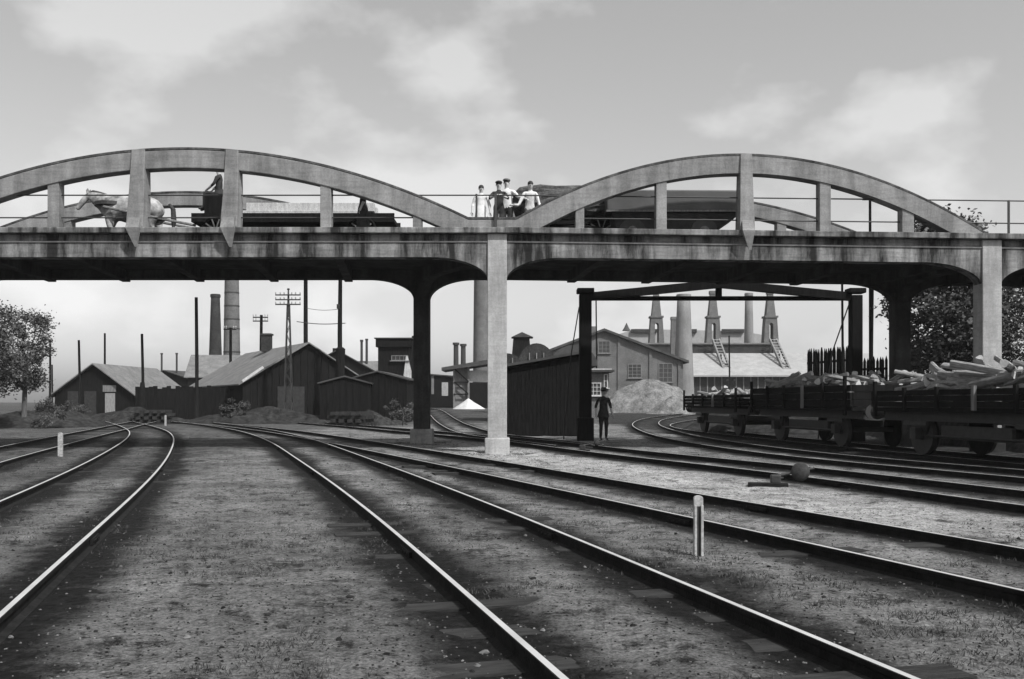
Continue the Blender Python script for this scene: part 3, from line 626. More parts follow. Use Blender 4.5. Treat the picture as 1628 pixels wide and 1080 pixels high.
# brick hall
Yh = 112; hz = .7
h = tag(empty('brick_hall', (XP(960, Yh), Yh, hz)), 'grey brick hall with low gable and dark multi-pane windows behind the rubble heap', 'hall')
lx = lambda px: XP(px, Yh)-h.location.x
lk = lambda py: ZP(py, Yh)-hz
hw = lx(1086)
MB().add([(-hw, 0, -.4), (hw, 0, -.4), (hw, 0, lk(575)), (0, 0, lk(527)), (-hw, 0, lk(575)), (-hw, 22, -.4), (hw, 22, -.4), (hw, 22, lk(575)), (0, 22, lk(527)), (-hw, 22, lk(575))],
         [(0, 1, 2, 3, 4), (9, 8, 7, 6, 5), (0, 5, 6, 1), (1, 6, 7, 2), (2, 7, 8, 3), (3, 8, 9, 4), (4, 9, 5, 0)]).build('wall', BRICKM, h)
for s_ in (-1, 1):
    q = hw+.6; dz_ = (lk(575)-lk(527))/hw
    vs = [(0, y, lk(527)+.03) for y in (-.5, 22.4)]+[(s_*q, y, lk(527)+.03+dz_*q) for y in (22.4, -.5)]
    MB().add(vs+[(x, y, z+.3) for x, y, z in vs], [(0, 1, 2, 3), (7, 6, 5, 4)]+[(i, (i+1) % 4, (i+1) % 4+4, i+4) for i in range(4)]).build('roof', ROOFD, h)
for px in (984, 1034, 1080, 936): 
    x = lx(px); zt = lk(527)+abs(x)*dz_-.1; MB().box((x, -.06, zt/2), (.34, .14, zt)).build('pilaster', BRICKM, h)
window(h, (lx(960.5), 0, lk(552)), 1.35, 1.4, (0, -1, 0), 3, 3, OLDWOOD); window(h, (lx(1009), 0, lk(590)), 1.55, 1.6, (0, -1, 0), 3, 4, OLDWOOD); window(h, (lx(1058), 0, lk(593)), 1.6, 2.2, (0, -1, 0), 3, 4, OLDWOOD)
m = MB().box((lx(948), 4, lk(523)), (.5, .5, 1.2)); m.build('vent', BRICKM, h)
# small signal hut in front of it
Yg = 58; h = tag(empty('signal_hut', (XP(946, Yg), Yg, terrain(0, Yg))), 'small flat-roofed signal hut with paned windows behind the standing man', 'hut'); b0 = terrain(0, Yg)
lx = lambda px: XP(px, Yg)-h.location.x
lk = lambda py: ZP(py, Yg)-b0
MB().box((lx(942), 1, lk(592)/2-.1), (lx(968)-lx(916), 2, lk(592)+.2)).build('wall', BRICKM, h)
MB().box((lx(943), .9, lk(590)), (lx(974)-lx(908), 2.6, .13)).build('roof', ROOFD, h); MB().box((lx(943), .9, lk(587.5)), (lx(970)-lx(912), 2.3, .08)).build('fascia', PALEWOOD, h)
window(h, (lx(946), 0, lk(619)), .68, .75, (0, -1, 0), 3, 3, PALEWOOD, th=.05); window(h, (lx(963), 0, lk(606)), .2, .8, (0, -1, 0), 1, 2, PALEWOOD, th=.05)
# big works hall far right
Yq = 150; h = tag(empty('works_hall', (XP(1210, Yq), Yq, .7)), 'long works hall with pale sloping roof and dark clerestory below the furnace stacks', 'hall')
lx = lambda px: XP(px, Yq)-h.location.x
lk = lambda py: ZP(py, Yq)-.7
MB().box((lx(1235), 5, lk(597)/2-.2), (lx(1410)-lx(1060), 10, lk(597)+.4)).build('wall', BRICKD, h)
vs = [(lx(1055), -1, lk(597)), (lx(1415), -1, lk(597)), (lx(1415), 9, lk(561)+.4), (lx(1055), 9, lk(561)+.4)]
MB().add(vs+[(x, y, z-.25) for x, y, z in vs], [(0, 1, 2, 3), (7, 6, 5, 4)]+[(i, i+4, (i+1) % 4+4, (i+1) % 4) for i in range(4)]).build('roof', ROOFL, h)
MB().box((lx(1132), 12, lk(545)/2), (lx(1240)-lx(1000), 6, lk(541))).build('clerestory', BRICKD, h)
MB().box((lx(1132), 12, lk(541)), (lx(1243)-lx(1000), 6.6, .25)).build('clerestory_roof', ROOFT, h)
for i in range(26): MB().box((lx(1090+i*11.5), -.05, lk(612)), (.18, .12, lk(600)-lk(625))).build('pilaster', OLDWOOD, h)
Y2 = 190; h = tag(empty('far_hall', (XP(1100, Y2), Y2, .7)), 'distant pale hall with louvred ridge behind the furnace stacks', 'hall'); lx = lambda px: XP(px, Y2)-h.location.x
lk = lambda py: ZP(py, Y2)-.7
MB().prism([(lx(985), 0), (lx(1215), 0), (lx(1215), lk(533)), (lx(1180), lk(527)), (lx(1010), lk(523)), (lx(985), lk(531))], 'y', 0, 12).build('wall', ROOFL, h)
for a_, c_ in ((1003, 1044), (1095, 1107), (1147, 1182)): MB().box(((lx(a_)+lx(c_))/2, -.3, lk(526.5)), (lx(c_)-lx(a_), .6, lk(524)-lk(529.5))).build('louvre', BRICKD, h)
MB().lathe((lx(998), 2, lk(525)), [(.9, 0), (.5, .6), (.05, 1.6)], 8).build('ridge_cap', ROOFD, h)
# furnace stacks with an arched opening in the base, and loading ramps
def stack(px, Yc, top, waist, foot, hw_t, hw_w, hw_f):
    s_ = tag(empty('furnace_stack', (XP(px, Yc), Yc, .7)), 'tapered brick furnace stack with arched opening in its base', 'stack', 'furnace stacks above the works hall')
    k = Yc/F; z = lambda py: ZP(py, Yc)-.7
    a, b_, c_ = hw_t*k, hw_w*k, hw_f*k; d = b_
    m = MB(); zs = [(z(waist), b_*.86), (z(top+5), a)]
    vs = [(sx*w, sy*w, zz) for zz, w in zs for sx, sy in ((-1, -1), (1, -1), (1, 1), (-1, 1))]
    m.add(vs, [(0, 3, 2, 1), (4, 5, 6, 7)]+[(i, (i+1) % 4, (i+1) % 4+4, i+4) for i in range(4)]).build('shaft', BRICKM, s_)
    MB().box((0, 0, z(top+2.5)), (2.5*a, 2.5*a, z(top)-z(top+5))).build('crown', BRICKM, s_)
    MB().box((0, 0, z(waist-1.5)), (2.35*b_, 2.35*b_, z(waist-3)-z(waist))).build('cornice', BRICKM, s_)
    ow = 3.0*k; zo, zi = z(waist+12), z(foot-3)
    arch = [(ow*math.cos(t_), zo+ow*1.3*math.sin(t_)) for t_ in np.linspace(0, math.pi, 9)]
    out_ = [(-c_*1.3, -.5), (-c_, zi-.6), (-b_, z(waist)), (b_, z(waist)), (c_, zi-.6), (c_*1.3, -.5), (ow*1.1, -.5), (ow*1.1, zi-.5), (ow, zo)]+arch[1:-1]+[(-ow, zo), (-ow*1.1, zi-.5), (-ow*1.1, -.5)]
    m = MB()
    half = [p for p in out_]
    L_ = [(-c_*1.3, -.5), (-c_, zi-.6), (-b_, z(waist)), (0, z(waist)), (0, zo+ow*1.3)]+[(p[0], p[1]) for p in arch[5:-1]]+[(-ow, zo), (-ow, -.5)]
    R_ = [(-p[0], p[1]) for p in L_][::-1]
    m.prism(L_, 'y', -d, d); m.prism(R_, 'y', -d, d); m.build('base', BRICKM, s_)
for px in (1043, 1133, 1224): stack(px, 160, 463, 506, 540, 4.2, 9, 11.5)
def ramp_(px0, py0, px1, py1, Yc, lab):
    r_ = tag(empty('loading_ramp', (XP(px1, Yc-8), Yc-8, .7)), lab, 'ramp'); o = Vector(r_.location)
    a, b_ = P(px0, py0, Yc)-o, P(px1, py1, Yc-8)-o
    for dx in (-.55, .55): MB().beam(a+Vector((dx, 0, 0)), b_+Vector((dx, 0, 0)), .25, .5).build('stringer', OLDWOOD, r_)
    for i in range(14):
        q = a.lerp(b_, (i+.5)/14); MB().box(q+Vector((0, 0, .2)), (1.3, .3, .08)).build('tread', PALEWOOD, r_)
    for t_ in (.35, .7):
        q = a.lerp(b_, t_); MB().beam(q, Vector((q.x-.6, q.y, -.3)), .22, .22).build('leg', OLDWOOD, r_); MB().beam(q, Vector((q.x+.6, q.y, -.3)), .22, .22).build('leg', OLDWOOD, r_)
ramp_(1138, 540, 1162, 606, 158, 'steep timber loading ramp leaning below the middle furnace stack'); ramp_(1229, 540, 1258, 604, 158, 'steep timber loading ramp leaning below the furnace stack nearest the picket fence')
# chimneys
def chimney(label, px, Yc, top, base, w_top, w_base, mt, bands=(), crown=True, square=False):
    k = Yc/F/2; z0 = terrain(0, Yc); c = tag(empty('brick_chimney', (XP(px, Yc), Yc, z0)), label, 'chimney'); zt, zb = ZP(top, Yc)-z0, ZP(base, Yc)-z0
    g = (w_base-w_top)/(zt-zb); wb = w_base+g*zb; n = 4 if square else 28
    r0, r1 = wb*k*(1.41 if square else 1), w_top*k*(1.41 if square else 1)
    o = MB().lathe((0, 0, 0), [(r0, -.5)]+[(r0+(r1-r0)*i/6, zt*i/6) for i in range(7)], n).build('shaft', mt, c, smooth_=not square)
    if square: o.rotation_euler.z = math.pi/4
    if crown: 
        o = MB().lathe((0, 0, zt), [(r1*1.02, -1.4*k*8), (r1*1.18, -1.2*k*8), (r1*1.18, -.25*k*8), (r1*1.06, 0), (r1*.7, 0)], n).build('crown', mt, c)
        if square: o.rotation_euler.z = math.pi/4
    for py in bands:
        zz = ZP(py, Yc)-z0; rr = r0+(r1-r0)*zz/zt; MB().lathe((0, 0, zz), [(rr*1.015, -.09), (rr*1.03, -.09), (rr*1.03, .09), (rr*1.015, .09)], n).build('iron_band', IRON, c)
    return c
chimney('tall pale brick chimney with iron bands behind the grey-roofed shed', 368.5, 130, 400, 570, 20.5, 26, BRICKM, (466, 487, 508, 523, 560))
chimney('shorter sooty brick chimney with corbelled crown behind the grey-roofed shed', 342.5, 120, 468, 568, 13.5, 20, BRICKD)
chimney('tall grey chimney seen close beside the pale bridge pier', 765, 130, 395, 590, 22, 26, BRICKM)
chimney('broad pale round chimney standing right of the brick hall', 1087, 135, 468, 625, 20, 33, BRICKL)
chimney('short square brick chimney close to the broad pale chimney', 1071, 140, 504, 560, 8, 10, BRICKM, square=True)
chimney('slender pale chimney between two furnace stacks', 1190.5, 165, 466, 560, 11.5, 15.5, BRICKL)
for px, tp in ((725, 545), (736.5, 547)):
    c = tag(MB().lathe((0, 0, 0), [(.36, 0), (.30, ZP(tp, 118)-1.0), (.42, ZP(tp, 118)-.98), (.42, ZP(tp, 118)-.7)], 10).build('iron_flue', IRON, loc=(XP(px, 118), 118, .7)), 'thin iron flue rising behind the timber shelter', 'flue', 'pair of flues behind the shelter')
c = tag(MB().lathe((0, 0, 0), [(.25, 0), (.2, 4.2), (.3, 4.25), (.3, 4.5)], 8).build('iron_flue', IRON, loc=(XP(248, 112), 112, .7)), 'lone thin flue behind the small hut with two flues', 'flue')

# ------------------------------------------------------------------ gantry
Yp = 32.2
g = tag(empty('timber_gantry', (XP(1145, Yp), Yp, 0)), 'black timber gantry of two posts and a low truss behind the bridge', 'gantry')
lx = lambda px: XP(px, Yp)-g.location.x
lk = lambda py: ZP(py, Yp)
for px, w, tp in ((930.5, 19, 468), (1360, 17, 470)):
    o = MB().box((lx(px), 0, lk(tp)/2-.2), (w/F*Yp, .4, lk(tp)+.4)).build('post', TARWOOD, g, .02)
    MB().box((lx(px), 0, lk(464)+.02), (27/F*Yp, .52, .17)).build('cap', TARWOOD, o, .03)
    MB().box((lx(px), 0, .3), (w/F*Yp+.14, .54, 1.0)).build('foot', TARWOOD, o, .03)
ax, az = lx(1145), lk(443)
for s_, px in ((-1, 938), (1, 1352)):
    MB().beam((lx(px), 0, lk(472)), (ax, 0, az-.18), .28, .27).build('rafter', TARWOOD, g)
MB().box((lx(1145), .24, lk(473.5)), (lx(1352)-lx(938), .16, .14)).build('tie_beam', TARWOOD, g)
MB().box((ax, .24, (lk(473)+az)/2-.1), (.2, .14, az-lk(473)-.1)).build('king_post', TARWOOD, g)
for a_, b_ in (((921, 488), (909, 565)), ((1352, 482), (1332, 556))):
    MB().tube([(lx(a_[0]), .1, lk(a_[1])), (lx(b_[0]), .5, lk(b_[1])), (lx(b_[0]+(b_[0]-a_[0])*.9), .9, .02)], .022, 6).build('stay_wire', IRON, g)

# ------------------------------------------------------------------ poles and masts
def pole(label, px, Yc, top, w, arms=(), name='telegraph_pole', mt=TARWOOD, wt=None, base=None, group=None):
    z0 = terrain(0, Yc) if base is None else base; p = tag(empty(name, (XP(px, Yc), Yc, z0)), label, 'pole', group); zt = ZP(top, Yc)-z0; k = Yc/F/2
    MB().tube([(0, 0, -.4), (RNG.uniform(-.04, .04), 0, zt*.5), (RNG.uniform(-.05, .05), 0, zt)], [w*k, (w*.93)*k, (wt or w*.82)*k], 9).build('shaft', mt, p, smooth_=True)
    for py, half in arms:
        zz = ZP(py, Yc)-z0; L_ = half*Yc/F
        a_ = MB().box((0, -w*k-.04, zz), (2*L_, .09, .11)).build('crossarm', mt, p)
        for q in (-.95, -.6, .6, .95): MB().lathe((L_*q, -w*k-.04, zz+.055), [(.03, 0), (.03, .1), (.055, .12), (.05, .22), (.02, .25)], 6).build('insulator', WHITEP, a_)
    return p
pole('pole with a slight lean by the left verge of the gabled shed', 126, 68, 541, 4.2)
pole('pole rising behind the ridge of the gabled shed', 166, 78, 530, 3.6)
pl = pole('pole standing at the right verge of the gabled shed', 226.5, 66, 531, 4.8)
MB().lathe((0, 0, 0), [(.5, -.3), (.42, .3), (.15, 2.6)], 8).build('footing', TARWOOD, pl)
pole('tall pole in front of the grey roofs left of the sooty chimney', 313, 60, 473, 6)
pole('short pole beside the left tree', 79, 62, 541, 3.6); pole('thin short pole just right of the left tree', 83, 74, 580, 2.6)
pole('telegraph pole with two short crossarms above the long shed roof', 415, 92, 501, 5.5, ((505, 12), (511, 12)))
pole('telegraph pole with one crossarm in front of the banded chimney', 366.5, 84, 521, 5, ((524, 10), ))
p1 = pole('thick tall pole at the ridge of the long shed', 486.5, 72, 392, 7.5, (), wt=6)
p2 = pole('thick tall pole with a collar right of the long shed', 541, 64, 388, 8, (), wt=5.5)
MB().lathe((0, 0, ZP(585, 64)), [(.3, -1.6), (.3, 1.2), (.2, 1.3)], 10).build('collar', TARWOOD, p2); MB().box((-.1, -.15, ZP(490, 64)), (.2, .2, .3)).build('insulator', DARKP, p2)
pole('thin pole rising behind the signal hut', 948.5, 62, 476, 2.6); pole('thin pole in front of the works hall roof', 1159.5, 120, 534, 2.8)
pole('pole standing beside the stay of the gantry post', 1340, 40, 430, 4.2, base=0); pole('thicker pole between the gantry post and the rear pier', 1385.5, 44, 430, 7, base=0)
pole('pole with crossarm standing beyond the bridge deck', 1384, 60, 312, 5.0, ((318, 14), ), base=0)
wr = tag(empty('span_wire', P(513, 490, 68)), 'pair of wires strung between the two thick tall poles', 'wires'); o = Vector(wr.location)
for ya, yb in ((490, 491.5), (511.5, 514)):
    A_, B_ = P(472 if ya > 500 else 486.5, ya, 71.6), P(549 if ya > 500 else 541, yb, 63.7)
    MB().tube([A_.lerp(B_, t_)-o-Vector((0, 0, .12*math.sin(math.pi*t_))) for t_ in np.linspace(0, 1, 9)], .03 if ya > 500 else .018, 5).build('wire', IRON, wr)
# lattice mast
Ym = 62; ms = tag(empty('lattice_mast', (XP(458.5, Ym), Ym, terrain(0, Ym))), 'lattice mast with three crossarms in front of the long shed roof', 'mast'); b0 = terrain(0, Ym); lk = lambda py: ZP(py, Ym)-b0
zt = lk(485)
def leg(sx, sy, z): w = .26+(.07-.26)*z/zt; return Vector((sx*w, sy*w, z))
for sx in (-1, 1):
    for sy in (-1, 1): MB().beam(leg(sx, sy, -.3), leg(sx, sy, zt), .06, .06).build('leg', IRON, ms)
for i in range(12):
    za, zb = zt*i/12, zt*(i+1)/12
    for sy in (-1, 1): MB().beam(leg(-1 if i % 2 else 1, sy, za), leg(1 if i % 2 else -1, sy, zb), .03, .03).build('lattice_bar', IRON, ms)
    for sx in (-1, 1): MB().beam(leg(sx, -1 if i % 2 else 1, za), leg(sx, 1 if i % 2 else -1, zb), .03, .03).build('lattice_bar', IRON, ms)
MB().tube([(0, 0, zt-.8), (0, 0, lk(461))], [.11, .05], 8).build('spire', IRON, ms); MB().ell((0, 0, lk(460)), (.1, .1, .07)).build('finial', IRON, ms)
for py in (469.5, 477, 484.5):
    a_ = MB().box((0, -.12, lk(py)), (40/F*Ym, .08, .08)).build('crossarm', IRON, ms)
    for q in (-.8, -.5, -.25, .25, .5, .8): MB().lathe((q, -.12, lk(py)+.04), [(.02, 0), (.045, .05), (.04, .13), (.02, .15)], 6).build('insulator', WHITEP, a_)

# ------------------------------------------------------------------ picket fences on the bank behind the wagons
bank = heap('earth_bank', 'dark earth bank behind the wood wagons carrying the picket fence', (17.5, 44, -.1), 9.5, 7.0, 1.9, MATS['dark_earth'], 2.2, .12, 64, 20, 3.5)
heap('cinder_heap', 'long black cinder heap behind the wood wagons between the bridge ends', (15.2, 29.5, -.1), 2.1, 11.0, 1.75, MATS['dark_earth'], 6.4, .2, 72, 22, 2.6)
def picket_fence(px0, py0, px1, py1, Y0, Y1, hgt, n, label, gap=.25, wide=None):
    a_, b_ = P(px0, py0, Y0), P(px1, py1, Y1); f_ = tag(empty('picket_fence', (a_.x, a_.y, 0)), label, 'fence'); o = Vector(f_.location)
    d = (b_-a_); ang = math.atan2(d.y, d.x); w = d.length/n*(1-gap)
    pm = MB().add([(-w/2, -.02, 0), (w/2, -.02, 0), (w/2, -.02, .93), (0, -.02, 1), (-w/2, -.02, .93), (-w/2, .02, 0), (w/2, .02, 0), (w/2, .02, .93), (0, .02, 1), (-w/2, .02, .93)],
                  [(0, 1, 2, 3, 4), (9, 8, 7, 6, 5)]+[(i, i+5, (i+1) % 5+5, (i+1) % 5) for i in range(5)]).mesh('picket', TARWOOD)
    for i in range(n):
        q = a_.lerp(b_, (i+.5)/n)-o; top = q.z+RNG.uniform(-.05, .04); zb = .55
        inst('picket', pm, f_, (q.x, q.y, zb), (0, RNG.uniform(-.012, .012), ang), (1, 1, top-zb))
    for z in (.35, .8):
        A_ = a_-o; B_ = b_-o; MB().beam((A_.x, A_.y+.05, .6+(A_.z-.6)*z), (B_.x, B_.y+.05, .6+(B_.z-.6)*z), .05, .1).build('fence_rail', TARWOOD, f_)
picket_fence(1284, 556, 1350, 549, 43, 41, 2, 23, 'tall dark picket fence beside the gantry post', .12)
picket_fence(1352, 569, 1412, 566, 43, 42, 2, 12, 'lower picket fence with pointed pales beside the rear bridge pier', .18)

# ------------------------------------------------------------------ wood wagons and logs
def wood_wagon(c0, c1, label, side_h, stakes):
    c0, c1 = Vector(c0), Vector(c1); d = (c1-c0); L_ = d.length; ang = math.atan2(d.y, d.x); mid = (c0+c1)/2
    w = tag(empty('freight_wagon', (mid.x, mid.y, RZ-.01), ang), label, 'wagon', 'wood wagons on the siding'); hw = 1.22
    MB().box((0, 0, 1.06), (L_, 2*hw, .10)).build('floor', TARWOOD, w)
    for s_ in (-1, 1):
        MB().box((0, s_*.85, .9), (L_-.1, .14, .22)).build('sole_bar', IRON, w)
        for k in range(3):
            zz = 1.12+side_h*(k+.5)/3; MB().box((0, s_*(hw+.025), zz), (L_-.02, .05, side_h/3-.012)).build('side_plank', TARWOOD, w)
            MB().box((s_*(L_/2-.03), 0, zz), (.05, 2*hw-.02, side_h/3-.012)).build('end_plank', TARWOOD, w)
        for k in range(stakes): MB().box((-L_/2+.25+k*(L_-.5)/(stakes-1), s_*(hw+.085), 1.12+side_h*.5), (.09, .07, side_h+.12+(.35 if k in (0, stakes-1) else 0))).build('stake', OLDWOOD if k == 3 else TARWOOD, w)
        for e in (-1, 1):
            bf = MB().tube([(e*(L_/2), s_*.87, .98), (e*(L_/2+.36), s_*.87, .98)], .07, 10).build('buffer', IRON, w); MB().tube([(e*(L_/2+.36), s_*.87, .98), (e*(L_/2+.41), s_*.87, .98)], .19, 14).build('buffer_head', IRON, bf)
    for x in (-L_/2+1.5, L_/2-1.5):
        MB().tube([(x, -.95, .47), (x, .95, .47)], .07, 10).build('axle', IRON, w)
        for s_ in (-1, 1):
            wh = MB().tube([(x, s_*.70, .47), (x, s_*.83, .47)], .47, 24).build('wheel', IRON, w); MB().tube([(x, s_*.69, .47), (x, s_*.72, .47)], .50, 24).build('flange', RAILSIDE, wh); MB().tube([(x, s_*.83, .47), (x, s_*.87, .47)], .12, 10).build('hub', IRON, wh)
            MB().box((x, s_*.98, .5), (.24, .16, .26)).build('axle_box', IRON, w); MB().box((x, s_*.98, .74), (.95, .07, .09)).build('leaf_spring', IRON, w)
    for s_ in (-1, 1):
        MB().tube([(-L_/2+1.9, s_*.86, .82), (-L_/4, s_*.86, .45), (L_/4, s_*.86, .45), (L_/2-1.9, s_*.86, .82)], .03, 6).build('truss_rod', IRON, w)
        MB().box((0, s_*.80, .55), (L_-4.6, .08, .30)).build('brake_box', IRON, w)
    for e in (-1, 1): MB().tube([(e*L_/2, 0, .95), (e*(L_/2+.25), 0, .85), (e*(L_/2+.45), 0, .92)], .04, 6).build('coupling', IRON, w)
    return w, ang, L_
CW = CENTRES['wood_siding']
def on_track(y):
    i = np.argmin(np.abs(CW[:, 1]-y)); return (CW[i][0], CW[i][1], 0)
logmeshes = []
for s_ in range(6):
    r_ = random.Random(s_); L_ = r_.uniform(1.0, 1.3); n = 11; vs = []; rad = r_.uniform(.055, .092); split = s_ % 2 == 1
    for k in range(4):
        x = -L_/2+L_*k/3; bow = .03*math.sin(math.pi*k/3)*r_.choice((-1, 1))
        for j in range(n):
            t_ = 2*math.pi*j/n; rr = rad*(1+.12*math.sin(3*t_+s_)+r_.uniform(-.05, .05)); z = rr*math.sin(t_)
            if split: z = max(z, -.25*rad+r_.uniform(-.006, .006))
            vs.append((x, rr*math.cos(t_)+bow, z))
    fs = []; ms_ = []
    for k in range(3):
        for j in range(n): fs.append((k*n+j, k*n+(j+1) % n, (k+1)*n+(j+1) % n, (k+1)*n+j)); ms_.append(1 if split and j in (6, 7, 8, 9) else 0)
    mb = MB(); mb.v = vs; mb.f = fs+[list(range(n))[::-1], list(range(3*n, 4*n))]; mb.m = ms_+[1, 1]; logmeshes.append((mb.mesh('log', [LOGBARK, LOGEND]), rad))
def load(w, ang, L_, x0, x1, layers, label, group, seed, steep=.25, zf_=1.12, hump=0):
    r_ = random.Random(seed); o = Vector(w.location); R = Matrix.Rotation(ang, 3, 'Z')
    for ly in range(layers):
        x = x0+.1*ly
        while x < x1-.1*ly:
            for s_ in ((-.75, -.25, .25, .75) if ly >= layers-2 else (-.7, ) if ly < layers-3 else (-.7, .1)):
                me_, rad = r_.choice(logmeshes); hz_ = hump*math.sin(math.pi*(x-x0)/(x1-x0))
                p = R@Vector((x+r_.uniform(-.06, .06), s_+r_.uniform(-.12, .12), zf_+.075+ly*.128+hz_))
                tag(inst('firewood_log', me_, None, o+p, (r_.uniform(-.4, .4), r_.uniform(-steep, steep)*(1 if ly == layers-1 else .35), ang+r_.choice((0, math.pi))+(r_.uniform(-.9, .9) if ly == layers-1 else r_.uniform(-.2, .2)))), label, 'log', group)
            x += r_.uniform(.72, .9)
w1 = wood_wagon(on_track(41.2), on_track(33.2), 'open wagon with a low scattered load of firewood near the rubble heap', .40, 6)
load(*w1, -w1[2]/2+.6, w1[2]/2-.6, 3, 'firewood log lying in the wagon near the rubble heap', 'logs in the wagon near the rubble heap', 3, .5, hump=.12)
w2 = wood_wagon(on_track(32.4), on_track(24.9), 'open plank-sided wagon heaped with firewood below the picket fence', .58, 6)
load(*w2, -w2[2]/2+.7, w2[2]/2-.6, 6, 'firewood log heaped in the plank-sided wagon below the picket fence', 'logs in the plank-sided wagon', 5, .45, hump=.10)
w3 = wood_wagon(on_track(24.1), on_track(17.0), 'open wagon piled high with firewood under the end of the bridge', .40, 6)
load(*w3, -w3[2]/2+.7, w3[2]/2-.6, 6, 'firewood log piled high in the wagon under the bridge', 'logs in the wagon under the bridge', 9, .5, hump=.12)

# ------------------------------------------------------------------ marker posts and switch levers
def marker(px, py, wpx, hpx, label, groove=True):
    p = G(px, py); k = p.y/F; w, hh = wpx*k, hpx*k; z0 = ground_z(p.x, p.y); m = tag(empty('marker_post', (p.x, p.y, z0)), label, 'post')
    o = MB()
    n = 8; prof = [(-w/2, -.15), (w/2, -.15), (w/2, hh-w*.3)]+[(w/2*math.cos(t_), hh-w*.3+w*.3*math.sin(t_)) for t_ in np.linspace(.2, math.pi-.2, n)]+[(-w/2, hh-w*.3)]
    o.prism(prof, 'y', -w*.1, w*.45).build('post', WHITEP, m, .003)
    if groove:
        for s_ in (-1, 1): MB().box((s_*w*.36, -w*.23, hh*.47-.05), (w*.28, w*.255, hh*.94)).build('flange', WHITEP, m, .003)
        MB().box((0, -w*.115, hh*.46-.05), (w*.40, w*.02, hh*.92)).build('groove', DARKP, m)
    return m
marker(1110.5, 884, 14.5, 96, 'short white marker post with a dark groove between two foreground tracks')
marker(95.5, 725, 7, 38, 'short pale marker post beside the siding on the left', False)
marker(263, 677, 2.8, 17, 'tiny white marker post where the distant tracks part', False)
def switch_lever(px, py, side, label, ball=.15):
    p = G(px, py); z0 = ground_z(p.x, p.y); s_ = tag(empty('switch_lever', (p.x, p.y, z0)), label, 'switch')
    MB().box((-.1, 0, .01), (.62, .2, .10), -.25).build('base', RAILSIDE, s_, .01); MB().box((.02, 0, .12), (.16, .14, .14), -.2).build('bearing', IRON, s_, .02)
    MB().tube([(0, 0, .16), (side*.34, -.04, .24), (side*.62, -.06, .30)], [.026, .022, .018], 8).build('lever', IRON, s_)
    MB().ell((side*.40, -.05, .24), (ball, ball*.62, ball), 18, 12).build('weight', mat('rusted_iron', .025, .06, 7, .9, .7), s_, smooth_=True)
    MB().tube([(0, 0, .14), (.35, .75, .08)], .018, 6).build('pull_rod', IRON, s_)
switch_lever(1231, 772, 1, 'switch lever with a round iron weight beside the crossing track', .15)
switch_lever(925, 718, 1, 'low switch lever in front of the black plank shed', .08)

# ------------------------------------------------------------------ people, horse
def skin_mesh(verts, edges, radii, sub=2):
    me_ = bpy.data.meshes.new('tmp'); me_.from_pydata(verts, edges, []); o = bpy.data.objects.new('tmp', me_); COL.objects.link(o)
    md = o.modifiers.new('s', 'SKIN'); md.use_smooth_shade = True
    if not me_.skin_vertices: me_.skin_vertices.new() if hasattr(me_.skin_vertices, 'new') else None
    for i, r_ in enumerate(radii):
        sv = me_.skin_vertices[0].data[i]; sv.radius = r_ if isinstance(r_, tuple) else (r_, r_); sv.use_root = (i == 0)
    sb = o.modifiers.new('sub', 'SUBSURF'); sb.levels = sub
    dg = bpy.context.evaluated_depsgraph_get(); dg.update(); res = bpy.data.meshes.new_from_object(o.evaluated_get(dg)); bpy.data.objects.remove(o); bpy.data.meshes.remove(me_)
    return res
def to_mb(me_):
    m = MB(); m.v = [tuple(v.co) for v in me_.vertices]; m.f = [list(p.vertices) for p in me_.polygons]; m.m = [0]*len(m.f); return m
